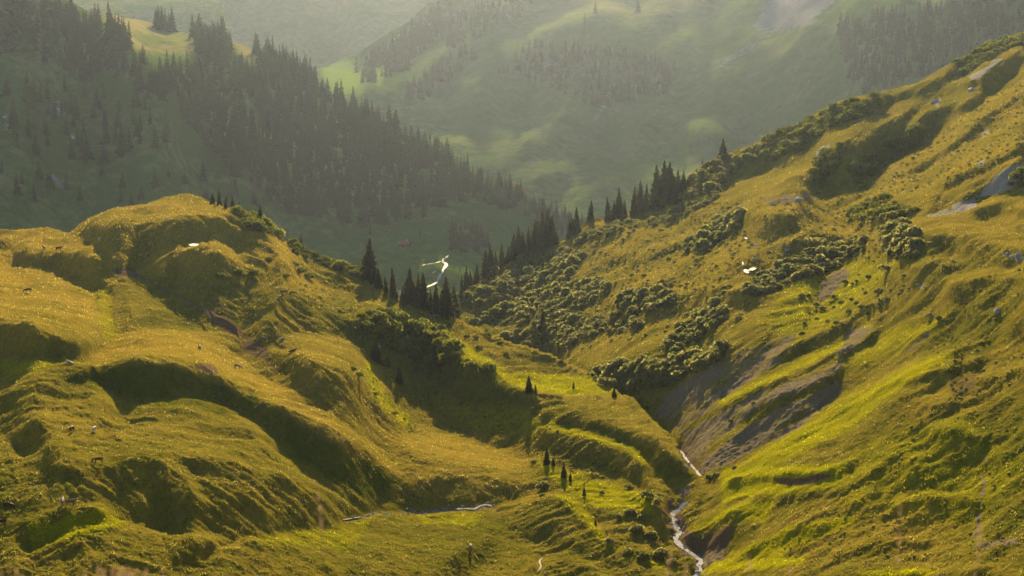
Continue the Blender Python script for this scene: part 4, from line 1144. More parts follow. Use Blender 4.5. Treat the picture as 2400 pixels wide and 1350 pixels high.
# ---------- the forest on the mountain across the valley
FOREST = [
    ([(-60, 10), (120, 20), (240, 70), (300, 120), (300, 180), (180, 200), (60, 120), (-60, 120)], 180, 6, (36, 66), 'dark spruce in the dense wood at the top left corner', 'wood at the top left corner'),
    ([(250, 70), (300, 110), (312, 128), (270, 130), (245, 100)], 18, 6, (48, 80), 'dark spruce in the wedge of wood at the left end of the sunlit clearing', 'wood left of the sunlit clearing'),
    ([(362, 58), (404, 68), (408, 76), (366, 68)], 12, 6, (33, 58), 'dark spruce in the round clump above the sunlit clearing', 'round clump above the sunlit clearing'),
    ([(445, 84), (540, 104), (535, 165), (470, 165), (452, 130)], 51, 6, (41, 72), 'dark spruce in the wood at the right end of the sunlit clearing', 'wood right of the sunlit clearing'),
    ([(580, 114), (640, 134), (740, 196), (735, 225), (650, 190), (585, 140)], 60, 6, (35, 60), 'hazy spruce along the mountain crest right of the clearing', 'spruces on the mountain crest'),
    ([(310, 165), (420, 175), (560, 178), (700, 200), (780, 235), (760, 290), (560, 250), (330, 230)], 135, 8, (38, 68), 'dark spruce in the belt of forest below the sunlit clearing', 'forest belt below the clearing'),
    ([(780, 225), (860, 266), (1000, 350), (1070, 385), (1040, 420), (900, 360), (780, 290)], 135, 6, (36, 64), 'brown hazy spruce on the long descending edge of the forest', 'descending edge of the forest'),
    ([(400, 240), (760, 290), (1000, 410), (1100, 430), (1080, 480), (980, 520), (860, 535), (680, 500), (560, 430)], 495, 7, (38, 64), 'grey green spruce inside the dense hazy forest', 'dense hazy forest'),
    ([(1070, 390), (1160, 425), (1230, 465), (1180, 500), (1090, 450)], 60, 6, (27, 50), 'hazy tree near the foot of the forest edge', 'foot of the forest edge'),
    ([(0, 190), (150, 210), (380, 260), (420, 330), (300, 400), (120, 380), (0, 330)], 60, 16, (35, 62), 'grey spruce scattered on the rocky hazy slope at the left', 'scattered spruces on the rocky slope'),
    ([(0, 380), (200, 420), (480, 400), (640, 500), (540, 520), (300, 490), (0, 470)], 22, 26, (28, 52), 'small grey spruce scattered on the lower hazy slope', 'scattered spruces on the lower slope'),
    ([(1225, 470), (1310, 500), (1400, 535), (1420, 560), (1300, 560), (1230, 510)], 70, 7, (22, 38), 'small hazy tree on the low saddle between forest mountain and valley row', 'trees on the low saddle'),
    ([(1050, 555), (1110, 550), (1150, 570), (1130, 592), (1060, 594)], 36, 6, (27, 52), 'dark hazy tree in the wood beside the meadow river', 'wood beside the meadow river')]
for u, v, px in [(335, 148, 46), (392, 165, 52), (607, 165, 48), (625, 160, 42), (980, 555, 14), (868, 548, 30), (1290, 540, 40), (1310, 545, 46)]:
    FOREST.append(([(u - 3, v - 2), (u + 3, v - 2), (u + 3, v + 2), (u - 3, v + 2)], 1, 1, (px, px + 1),
                   {335: 'spruce standing on the lower edge of the sunlit clearing, left one', 392: 'spruce standing on the lower edge of the sunlit clearing, right one', 607: 'left of two spruces on the small bright meadow right of the clearing',
                    625: 'right of two spruces on the small bright meadow right of the clearing', 980: 'tiny dark tree on the meadow right of the red roofed hut', 868: 'dark spruce at the edge of the meadow up left of the hut',
                    1290: 'left of two spruces at the valley head between the mountains', 1310: 'right of two spruces at the valley head between the mountains'}[u], None))
cand = []
for pts, n, gap, (h0, h1), label, group in FOREST:
    for (u, v) in in_poly(pts, n, rnd, gap):
        p = forest_mountain.on(u, v)
        px = rnd.uniform(h0, h1)
        d = math.hypot(p[0], p[1])
        edge = v - np.interp(u, [q[0] for q in FOREST_SKY], [q[1] for q in FOREST_SKY])
        cand.append((p, px / F * d, label, group, (1e6 if n == 1 else px + (60 if edge < 30 else 0) + rnd.uniform(0, 40))))
cand.sort(key=lambda c: -c[4])
ONE_BY_ONE = 222
for p, h, label, group, _ in cand[:ONE_BY_ONE]:
    o = bpy.data.objects.new('spruce_tree', SPR_FAR_M[rnd.randrange(4)]); COL.objects.link(o)
    w = rnd.uniform(1.0, 1.6)
    o.location = p; o.rotation_euler = (0, 0, rnd.uniform(0, 6.28)); o.scale = (h * w, h * w, h)
    tag(o, label, 'tree', group)
rest = merged('spruce_forest', [(SPR_FAR[rnd.randrange(4)], p, rnd.uniform(0, 6.28), h * rnd.uniform(1.0, 1.6), h) for p, h, *_ in cand[ONE_BY_ONE:]], [M_SPRUCE_FAR, M_BARK])
tag(rest, 'the mass of hazy dark spruces filling in the forest', 'forest', kind='stuff')

# ---------- woods and single trees on the far mountain: a mass that reads as one
FARWOOD = [([(1260, 110), (1420, 118), (1580, 160), (1560, 220), (1400, 250), (1260, 190), (1160, 170)], 260, 6, (18, 32)), ([(845, 150), (930, 110), (1030, 20), (1060, 40), (960, 150), (900, 175)], 90, 7, (28, 46)),
           ([(1020, 60), (1200, -40), (1300, -20), (1180, 60), (1060, 130)], 110, 8, (20, 36)), ([(840, 195), (870, 180), (915, 190), (900, 205), (845, 212)], 16, 6, (22, 34)),
           ([(1960, 60), (2150, 20), (2420, -20), (2420, 120), (2200, 170), (2000, 230)], 330, 8, (24, 44)),
           ([(950, 210), (1100, 120), (1120, 150), (1000, 240), (950, 260)], 50, 9, (20, 36))]
items = []
for pts, n, gap, (h0, h1) in FARWOOD:
    for (u, v) in in_poly(pts, n, rnd, gap):
        p = far_mountain.on(u, v); d = math.hypot(p[0], p[1]); h = rnd.uniform(h0, h1) / F * d
        items.append((SPR_FAR[rnd.randrange(4)], p, rnd.uniform(0, 6.28), h * rnd.uniform(1.2, 1.8), h))
tag(merged('far_woods', items, [M_SPRUCE_FAR, M_BARK]), 'pale hazy woods on the far mountainside', 'forest', kind='stuff')
for u, v, px, label, group in [(834, 168, 38, 'lone pale spruce on the light green far meadow', None), (1369, 64, 30, 'tiny hazy lone spruce high on the far mountain, top centre, lower one', None), (1395, 42, 34, 'tiny hazy spruce high on the far mountain just above the lower lone one', None),
                        (1492, 40, 40, 'tall hazy spruce at the top edge right of centre', None), (928, 176, 84, 'left of the two tall pale spruces right of the far meadow', None), (952, 172, 80, 'right of the two tall pale spruces right of the far meadow', None)]:
    p = far_mountain.on(u, v); h = px / F * math.hypot(p[0], p[1])
    o = bpy.data.objects.new('spruce_tree', SPR_FAR_M[rnd.randrange(4)]); COL.objects.link(o)
    o.location = p; o.scale = (h * 1.2, h * 1.2, h); tag(o, label, 'tree', group)

# ---------- shrubs
BUSH = [bush_arrays(300 + k, 250, 0.15 + 0.03 * (k % 2), 4 + k % 5, 0.65 + 0.12 * (k % 3)) for k in range(7)]
BUSH_A = [two_tone('alder_shrub', a, [M_ALDER, M_BARK]) for a in BUSH]
PINE = [bush_arrays(320 + k, 260, 0.13, 7, 0.62) for k in range(3)]
PINE_A = [two_tone('dwarf_pine', a, [M_PINE, M_BARK]) for a in PINE]
BROAD = [bush_arrays(340 + k, 320, 0.12, 7, 1.3) for k in range(2)]
BROAD_A = [two_tone('broadleaf_tree', a, [M_BROAD, M_BARK]) for a in BROAD]
SETS = {'alder': ('alder_shrub', 'shrub', BUSH, BUSH_A), 'pine': ('dwarf_pine', 'shrub', PINE, PINE_A), 'broad': ('broadleaf_tree', 'tree', BROAD, BROAD_A)}
SHRUBS = []      # kind, u, v, width in photo pixels, label, group, height factor


def patch(kind, pts, n, gap, w0, w1, label, group, hf=0.85):
    for (u, v) in in_poly(pts, n, rnd, gap):
        SHRUBS.append((kind, u, v, rnd.uniform(w0, w1), label, group, hf * rnd.uniform(0.7, 1.35)))


def single(kind, u, v, w, label, group=None, hf=0.85):
    SHRUBS.append((kind, u, v, w + 1000, label, group, hf))


patch('alder', [(1085, 700), (1150, 652), (1215, 608), (1330, 592), (1372, 602), (1335, 652), (1290, 690), (1180, 700), (1100, 720)], 237, 8.9856, 9.936, 40.04, 'rounded grey green alder in the thicket right of the valley spruce row', 'thicket below the valley spruce row')
patch('alder', [(1180, 720), (1290, 680), (1400, 660), (1432, 682), (1400, 712), (1330, 740), (1200, 765), (1110, 760)], 237, 9.6768, 11.178, 42.9, 'rounded grey green alder in the middle of the lower right thicket', 'middle of the lower right thicket')
patch('alder', [(1180, 790), (1300, 752), (1400, 742), (1418, 760), (1360, 790), (1300, 828), (1230, 815)], 129, 10.368, 12.42, 45.76, 'dark green alder in the shaded ravine above the creek ridge', 'alders in the shaded ravine')
patch('alder', [(1300, 790), (1400, 748), (1500, 760), (1495, 778), (1410, 782), (1360, 805), (1310, 822)], 72, 10.368, 12.42, 45.76, 'rounded alder in the hedge along the upper edge of the golden tongue', 'hedge above the golden tongue')
patch('alder', [(1335, 562), (1430, 530), (1530, 520), (1620, 478), (1682, 448), (1684, 462), (1630, 496), (1540, 536), (1440, 546), (1350, 578)], 129, 7.6032, 7.452, 31.46, 'small alder in the long hedge line below the skyline spruces', 'long hedge below the skyline spruces')
patch('alder', [(1608, 436), (1655, 396), (1720, 368), (1790, 348), (1780, 372), (1705, 402), (1680, 436), (1620, 482), (1602, 470)], 129, 8.9856, 9.936, 40.04, 'pale sunlit alder heaped on the skyline right of the tall spruces', 'alders on the skyline')
patch('alder', [(1602, 588), (1640, 545), (1700, 508), (1745, 502), (1738, 534), (1650, 592)], 72, 9.6768, 12.42, 48.62, 'grey alder in the thick clump below the small golden mound', 'clump below the golden mound')
patch('alder', [(1450, 696), (1530, 682), (1592, 690), (1560, 722), (1500, 742), (1455, 735)], 55, 10.368, 13.662, 51.48, 'rounded alder in the isolated clump in the middle of the right slope', 'isolated clump on the right slope')
patch('alder', [(1742, 690), (1765, 660), (1860, 606), (1960, 580), (2030, 568), (2020, 600), (1930, 640), (1850, 662), (1780, 692)], 151, 8.9856, 11.178, 45.76, 'olive shrub in the long row above the gravel runnels', 'long row above the gravel runnels')
patch('alder', [(2060, 540), (2110, 524), (2145, 560), (2150, 600), (2105, 612), (2075, 580)], 51, 11.0592, 16.146, 57.2, 'big dark shrub in the clump at the left end of the grassy knoll', 'clump left of the knoll')
patch('alder', [(1558, 806), (1602, 764), (1690, 706), (1700, 742), (1640, 792), (1580, 828)], 67, 10.368, 13.662, 51.48, 'rounded shrub in the slanting clump above the deep gully', 'slanting clump above the gully')
patch('alder', [(1378, 876), (1450, 852), (1560, 850), (1640, 826), (1700, 820), (1690, 848), (1600, 882), (1530, 918), (1480, 918), (1400, 896)], 195, 10.368, 14.904, 54.34, 'dense dark alder in the thicket filling the head of the gully', 'thicket at the gully head')
patch('pine', [(1800, 332), (1900, 284), (2000, 236), (2060, 230), (2060, 252), (1960, 292), (1870, 352), (1800, 382)], 129, 8.9856, 11.178, 45.76, 'dark dwarf pine on the upper edge of the right slope', 'dwarf pines on the upper edge')
patch('pine', [(1990, 396), (2080, 346), (2150, 306), (2160, 332), (2080, 392), (2010, 432)], 76, 9.6768, 11.178, 45.76, 'dark dwarf pine in the shaded hollow of the upper right slope', 'dwarf pines in the upper hollow')
patch('pine', [(1900, 380), (1960, 340), (1990, 350), (1940, 430), (1905, 430)], 33, 11.0592, 11.178, 42.9, 'dark dwarf pine beside the small crag on the upper right slope', 'dwarf pines beside the crag')
patch('pine', [(1985, 520), (2000, 485), (2060, 470), (2110, 480), (2160, 490), (2110, 505), (2040, 520)], 55, 10.368, 11.178, 42.9, 'dark dwarf pine scattered below the upper golden band', 'dwarf pines below the golden band')
patch('pine', [(2240, 150), (2300, 118), (2400, 80), (2400, 100), (2320, 135), (2260, 175)], 64, 8.9856, 9.936, 40.04, 'dark dwarf pine at the top of the right skyline', 'dwarf pines at the top right')
patch('alder', [(1860, 800), (1880, 700), (1990, 640), (2120, 640), (2130, 700), (1990, 760)], 51, 11.2, 6, 24, 'small olive shrub scattered on the bright slope above the gravel', 'small shrubs above the gravel')
patch('pine', [(2360, 440), (2400, 400), (2420, 410), (2400, 450)], 12, 9.6768, 14.904, 48.62, 'dark dwarf pine by the pale rock at the right edge', 'dwarf pines by the pale rock')
patch('pine', [(548, 498), (600, 508), (640, 532), (658, 552), (610, 552), (580, 540)], 55, 8.2944, 12.42, 45.76, 'dark dwarf pine in the mat right of the hilltop', 'dwarf pine mat right of the hilltop')
patch('pine', [(674, 566), (720, 592), (790, 614), (850, 646), (838, 656), (770, 628), (692, 600)], 64, 8.2944, 11.178, 40.04, 'yellow green dwarf pine in the mat along the descending hill edge', 'dwarf pine mat along the hill edge')
patch('pine', [(835, 748), (900, 728), (960, 752), (1010, 776), (1050, 806), (1080, 836), (1020, 864), (960, 844), (900, 806), (850, 778)], 108, 11.0592, 16.146, 62.92, 'dark bush in the shadowed thicket on the hill flank', 'shadowed thicket on the hill flank')
for u, v, w, label in [(628, 610, 26, 'small round dwarf pine alone above the shaded pasture'), (515, 648, 34, 'leftmost dark round dwarf pine on the shaded pasture'), (559, 640, 32, 'second dark dwarf pine from the left on the shaded pasture'),
                       (593, 643, 36, 'third dark dwarf pine on the shaded pasture, touching the second'), (668, 648, 26, 'small dwarf pine left of the big pine clump'), (700, 640, 52, 'big dark dwarf pine clump, left half'), (722, 652, 40, 'big dark dwarf pine clump, right half'), (690, 622, 34, 'dwarf pine at the upper end of the big pine clump')]:
    single('pine', u, v, w, label, hf=0.8)
for u, v, w, label in [(1053, 764, 12, 'tiny round bush at the top of the yellow flank'), (1092, 790, 22, 'olive bush near the top of the yellow flank'), (1114, 796, 20, 'dark round bush right of the olive bush on the yellow flank'), (1140, 794, 30, 'wider bush on the crest of the yellow flank'),
                       (1170, 808, 24, 'bush on the crest of the yellow flank next to the ravine'), (1120, 824, 26, 'dark bush lower on the yellow flank'), (1185, 834, 22, 'lone round dark bush in the middle of the yellow flank'), (1062, 812, 46, 'large bush at the edge of the shadowed thicket'),
                       (1140, 872, 62, 'wide dark bush lying along the shadow edge of the yellow flank'), (1108, 866, 40, 'dark bush joined to the left end of the wide one'), (923, 968, 24, 'round bush on the narrow lit rib, upper one'), (946, 980, 14, 'small bush on the narrow lit rib, lower one'),
                       (826, 868, 28, 'olive scrub on the right side of the middle mound, upper'), (840, 885, 30, 'olive scrub on the right side of the middle mound, lower'), (878, 922, 22, 'dark bush on the lit rib below the mound'),
                       (1478, 925, 20, 'bush on the creek ridge crest, uppermost'), (1495, 945, 24, 'bush on the creek ridge crest, middle'), (1512, 962, 22, 'bush on the creek ridge crest, lowest'), (1315, 850, 20, 'bush on the ridge where the golden tongue meets it'), (1240, 812, 28, 'bush on the ridge edge above the shaded ravine')]:
    single('pine', u, v, w, label)
for u, v, w, label in [(1448, 1218, 30, 'small grey willow at the upper end of the willow bank by the creek'), (1476, 1210, 42, 'grey willow at the top of the willow bank by the creek'), (1502, 1218, 30, 'grey willow right of the topmost one on the creek bank'), (1490, 1252, 50, 'big grey willow in the middle of the creek bank, left'), (1525, 1262, 46, 'big grey willow in the middle of the creek bank, right'),
                       (1550, 1305, 56, 'largest pale willow above the bottom of the creek'), (1575, 1325, 40, 'pale willow lowest on the creek bank'), (1508, 1312, 44, 'pale willow left of the largest one near the bottom'), (1470, 1300, 36, 'willow lower left on the creek bank near the bottom'), (1428, 1275, 34, 'dark round willow left on the golden bank near the bottom'),
                       (1516, 1172, 46, 'dark round bush on the bright green hump above the creek'), (1540, 1186, 36, 'dark bush on the slope between green hump and creek'), (1472, 1146, 26, 'bush behind the bright green hump'), (1410, 1160, 22, 'brownish bush left of the bright green hump'), (1272, 1140, 46, 'dark green bush beside the end of the golden field'), (1270, 1166, 22, 'small green bush under the dark one at the golden field end'), (1250, 1088, 22, 'dark bush at the right corner of the golden field'),
                       (1662, 1122, 26, 'dark bush on the nose of the right bank above the creek'), (1678, 1116, 30, 'dark round bush on the right bank above the creek'), (1722, 1098, 20, 'pale bush on the bright crest above the right bank'), (1765, 952, 16, 'small green bush on the gravel rib, upper'), (1712, 992, 18, 'small green bush on the gravel rib, lower'),
                       (1905, 580, 52, 'big flat dark shrub above the long shrub row'), (1925, 572, 36, 'flat dark shrub joined to the right of the big one'), (1745, 712, 22, 'dark round shrub on the lit slope below the pools'), (1730, 745, 24, 'lone shrub left on the lit slope'), (1640, 870, 60, 'heavy dark shrub at the right end of the gully thicket'),
                       (1368, 792, 18, 'round pale alder alone on the golden tongue'), (1285, 468, 22, 'pale round alder at the end of the far ridge line'), (1508, 650, 20, 'lone dark shrub on the right slope above the isolated clump'), (2180, 740, 30, 'dark scrub on the steep green slope at the right'), (2200, 752, 24, 'smaller scrub right of the dark scrub on the steep green slope'), (2060, 690, 34, 'dark shrub on the steep slope below the knoll clump'), (2075, 640, 40, 'dark shrub hanging below the knoll clump')]:
    single('alder' if v < 1350 else 'pine', u, v, w, label)
for u, v, w, label in [(1206, 440, 34, 'rim lit broadleaf tree at the foot of the forest edge, left'), (1226, 450, 30, 'rim lit broadleaf tree at the foot of the forest edge, right'), (1168, 425, 26, 'rim lit broadleaf tree where the forest edge thins out'), (1126, 405, 24, 'pale crowned tree on the descending forest edge'), (1268, 480, 24, 'pale tree on the low ridge behind the valley row'),
                       (1084, 565, 40, 'broadleaf tree at the wood beside the meadow river, left'), (1112, 572, 34, 'broadleaf tree at the wood beside the meadow river, right')]:
    SHRUBS.append(('broad_far', u, v, w + 1000, label, None, 1.0))
for u, v, w, label in [(1182, 612, 30, 'bright green broadleaf tree at the foot of the valley spruce row'), (1118, 664, 36, 'pale feathery broadleaf tree at the lower end of the valley row'), (1052, 738, 34, 'green broadleaf tree inside the big spruce group'), (1530, 470, 24, 'pale broadleaf tree between the skyline spruce groups'), (1460, 500, 20, 'pale small broadleaf tree left of the skyline groups'), (1078, 688, 26, 'pale grey bush at the left end of the lit bank')]:
    SHRUBS.append(('broad', u, v, w + 1000, label, None, 1.0))
todo = []
for kind, u, v, w, label, group, hf in SHRUBS:
    far = kind == 'broad_far'
    p = (forest_mountain.on if far else on_near)(u, v)
    solo = w > 900
    w = w - 1000 if solo else w
    r_ = 0.5 * w / F * math.hypot(p[0], p[1]) * 0.92
    todo.append((('broad' if far else kind), p, r_, hf, label, group, w + (500 if solo else 0)))
for kind, limit in (('alder', 270), ('pine', 270), ('broad', 99)):
    nm, cat, arrs, meshes = SETS[kind]
    mine = sorted([t for t in todo if t[0] == kind], key=lambda t: -t[6])
    for _, p, r_, hf, label, group, _ in mine[:limit]:
        o = bpy.data.objects.new(nm, meshes[rnd.randrange(len(meshes))]); COL.objects.link(o)
        o.location = p - np.array([0, 0, 0.1 * r_]); o.rotation_euler = (0, 0, rnd.uniform(0, 6.28)); o.scale = (r_, r_, r_ * hf * 1.15)
        tag(o, label, cat, group)
    if mine[limit:]:
        o = merged(nm.replace('shrub', 'thicket').replace('dwarf_pine', 'dwarf_pine_scrub'), [(arrs[rnd.randrange(len(arrs))], p - np.array([0, 0, 0.1 * r_]), rnd.uniform(0, 6.28), r_, r_ * hf * 1.15) for _, p, r_, hf, *_ in mine[limit:]], meshes[0].materials[:])
        tag(o, 'the smaller rounded bushes that fill in the thickets on the right slope', 'scrub', kind='stuff')

# low heath tussocks that mottle the open slopes
HEATH = [bush_arrays(360 + k, 46, 0.30, 4, 0.62, stems=False) for k in range(4)]
items = []
for pts, n, gap, r0, r1 in [([(1340, 570), (1500, 515), (1700, 470), (1760, 560), (1700, 690), (1560, 780), (1340, 830), (1300, 760), (1420, 690)], 620, 6, 0.5, 1.2), ([(1900, 460), (2050, 420), (2400, 180), (2400, 360), (2250, 430), (2050, 470)], 420, 7, 0.4, 1.0),
                            ([(1650, 480), (1900, 440), (2100, 520), (2050, 620), (1800, 620), (1700, 560)], 300, 7, 0.4, 1.1), ([(2140, 560), (2400, 580), (2400, 900), (2240, 960), (2150, 760)], 220, 11, 0.25, 0.6), ([(1900, 1100), (2250, 960), (2400, 1000), (2400, 1300), (1800, 1330)], 160, 14, 0.2, 0.5),
                            ([(1000, 900), (1250, 980), (1500, 1100), (1380, 1130), (1150, 1010), (980, 960)], 220, 8, 0.3, 0.7), ([(860, 860), (960, 980), (1060, 1010), (940, 1010), (860, 930)], 90, 8, 0.3, 0.6), ([(690, 660), (840, 700), (820, 740), (720, 710)], 90, 7, 0.35, 0.8)]:
    for (u, v) in in_poly(pts, n, rnd, gap):
        p = on_near(u, v); r_ = rnd.uniform(r0, r1) * rnd.uniform(0.6, 1.2)
        items.append((HEATH[rnd.randrange(4)], p - np.array([0, 0, 0.15 * r_]), rnd.uniform(0, 6.28), r_, r_ * rnd.uniform(0.7, 1.1)))
tag(merged('heath', items, [M_HEATH]), 'low golden heath tussocks mottling the open slopes', 'heath', kind='stuff')

# ------------------------------------------------------------------ water
def ribbon(name, paths, place, label, lift, smooth=5, mat=None):
    vs_, fs_ = [], []
    for pts, width in paths:
        p = np.asarray(pts, float)
        seg = np.r_[0, np.cumsum(np.hypot(*np.diff(p, axis=0).T))]
        s = np.arange(0, seg[-1], 3.0)
        uu, vv = np.interp(s, seg, p[:, 0]), np.interp(s, seg, p[:, 1])
        W = np.array([place(a, b) for a, b in zip(uu, vv)])
        if len(W) < 4: continue
        for k in range(3): W[:, k] = smooth1(W[:, k], min(smooth, len(W) // 2 * 2 - 1))
        t = np.gradient(W[:, :2], axis=0); t /= np.linalg.norm(t, axis=1)[:, None] + 1e-9
        nx_ = np.stack([-t[:, 1], t[:, 0]], -1)
        wd = width * np.clip(0.75 + 0.7 * gnoise(s / 15, s * 0 + 3.3, 5) + 0.5 * gnoise(s / 6, s * 0 + 8.3, 6), 0.3, 2)
        wd *= np.clip(np.minimum(s, seg[-1] - s) / 10 + 0.3, 0, 1)
        base = sum(len(a) for a in vs_)
        cr = [np.c_[W[:, :2] + nx_ * (wd * q)[:, None], W[:, 2] + lift + 0.06 * gnoise(s / 3, s * 0 + q * 7, 9)] for q in (-1, -0.33, 0.33, 1)]
        vs_.append(np.stack(cr, 1).reshape(-1, 3))
        n = len(W)
        for j in range(3):
            a = base + np.arange(n - 1) * 4 + j
            fs_.append(np.stack([a, a + 1, a + 5, a + 4], -1))
    o = raw_mesh(name, np.concatenate(vs_), np.concatenate(fs_), mat or M_WATER)
    tag(o, label, 'stream', kind='structure')
    return o


def at_near(u, v):
    return near.at(u, v)


for nm, lab in (('lower creek', 'white foaming creek at the bottom of the gorge'), ('upper creek', 'thin white creek behind the grassy nose'), ('side creek', 'shallow stony side creek in the foreground'), ('creek glint', 'painted white glint at the right end of the side creek'), ('meadow rill', 'thin rill in the grass at the bottom edge')):
    ribbon('stream', [([(800, 1213), (845, 1206)], 0.3)] if nm == 'side creek' else [CREEKS[nm]], on_near, lab, 0.22, 5, M_TRICKLE if nm in ('side creek', 'meadow rill') else M_FOAM_GLINT)
ribbon('river', [([(1052, 600), (1046, 604), (1041, 609), (1036, 614), (1034, 619), (1040, 624), (1046, 629), (1044, 634), (1039, 640), (1032, 648), (1027, 655), (1022, 662), (1010, 669), (992, 675), (970, 680)], 1.5),
                 ([(1033, 619), (1024, 622), (1016, 625), (1006, 626), (996, 628), (984, 632)], 0.8), ([(1022, 643), (1016, 645), (1008, 647)], 0.4), ([(966, 664), (956, 668), (950, 673), (940, 680)], 0.9)], forest_mountain.on, 'white braided river on the valley meadow', 0.35, 5, M_RIVER)
for k, pts in PONDS.items():
    p = np.asarray(pts, float); cen = p.mean(0)
    z = POND_Z[k]
    ring = []
    for a in range(len(p)):
        for f in (0, 0.5):
            q = p[a] * (1 - f) + p[(a + 1) % len(p)] * f
            q = cen + (q - cen) * 0.8
            hx, hy, tau = ray(q[0], q[1]); d = -z / tau
            ring.append((hx * d, hy * d, z))
    ring = np.array(ring); m = ring.mean(0)
    verts = np.concatenate([m[None], ring]); n = len(ring)
    tri = np.array([[0, 1 + i, 1 + (i + 1) % n] for i in range(n)])
    tag(raw_mesh('pond', verts, tri, M_RIVER), 'small bright pool in the grass', 'pond', kind='structure')

# ------------------------------------------------------------------ stones
def boulder_mesh(seed):
    r = np.random.default_rng(seed)
    import bmesh
    bm = bmesh.new(); bmesh.ops.create_icosphere(bm, subdivisions=2, radius=1)
    for v in bm.verts:
        c = np.array(v.co); k = 1 + 0.35 * float(gnoise(np.array([c[0] * 1.7 + c[2]]), np.array([c[1] * 1.7 - c[2]]), seed)[0]) + 0.08 * r.standard_normal()
        v.co = (c[0] * k, c[1] * k * 0.9, c[2] * k * 0.7)
    me = bpy.data.meshes.new('boulder'); bm.to_mesh(me); bm.free(); me.materials.append(M_STONE); return me


M_STONE = plain_material('limestone', (0.27, 0.26, 0.24), 0.85, 0.35, 2.0)
BOULDERS = [boulder_mesh(k) for k in range(3)]
for u, v, w, label in [(2336, 740, 22, 'grey boulder alone on the steep green slope at the right edge'), (1845, 587, 14, 'flat pale stone lying on the slope above the shrub row'), (1812, 480, 16, 'grey boulder in the stony band behind the golden mound'), (1870, 472, 20, 'dark boulder at the right end of the stony band'), (2362, 598, 14, 'pale stone at the right edge below the knoll'),
                       (2386, 604, 18, 'larger pale stone at the right edge below the knoll'), (2232, 612, 12, 'small stone on the ledge below the knoll'), (1636, 1326, 16, 'wet stone in the creek at the bottom'), (1664, 1316, 18, 'dark stone on the gravel bank at the bottom of the creek'), (2276, 214, 20, 'pale rock high on the right slope, upper'), (2190, 244, 20, 'pale rock high on the right slope, lower'), (1930, 350, 20, 'pale crag block on the upper right slope')]:
    p = on_near(u, v); s = 0.5 * w / F * math.hypot(p[0], p[1])
    o = bpy.data.objects.new('boulder', BOULDERS[rnd.randrange(3)]); COL.objects.link(o)
    o.location = p; o.rotation_euler = (0, 0, rnd.uniform(0, 6.28)); o.scale = (s, s, s); tag(o, label, 'stone')

def cobbles(n):
    import bmesh
    bm = bmesh.new(); bmesh.ops.create_icosphere(bm, subdivisions=1, radius=1)
    bv = np.array([v.co[:] for v in bm.verts]); bf = np.array([[v.index for v in f.verts] for f in bm.faces]); bm.free()
    vs_, fs_ = [], []
    for k in range(n):
        pts, w = CREEKS[rnd.choice(['lower creek', 'lower creek', 'lower creek', 'upper creek', 'side creek', 'side creek'])]
        q = rnd.randrange(len(pts) - 1); f = rnd.random()
        u = pts[q][0] * (1 - f) + pts[q + 1][0] * f + rnd.gauss(0, 7); v = pts[q][1] * (1 - f) + pts[q + 1][1] * f + rnd.gauss(0, 3.5)
        s = rnd.uniform(0.12, 0.5)
        fs_.append(bf + k * len(bv)); vs_.append(bv * s * np.array([1, rnd.uniform(.7, 1), rnd.uniform(.5, .8)]) * (1 + 0.2 * rng.standard_normal((len(bv), 1))) + on_near(u, v))
    tag(raw_mesh('cobbles', np.concatenate(vs_), np.concatenate(fs_), M_STONE, smooth=False), 'grey stones littering the creek beds', 'stones', kind='stuff')


cobbles(320)

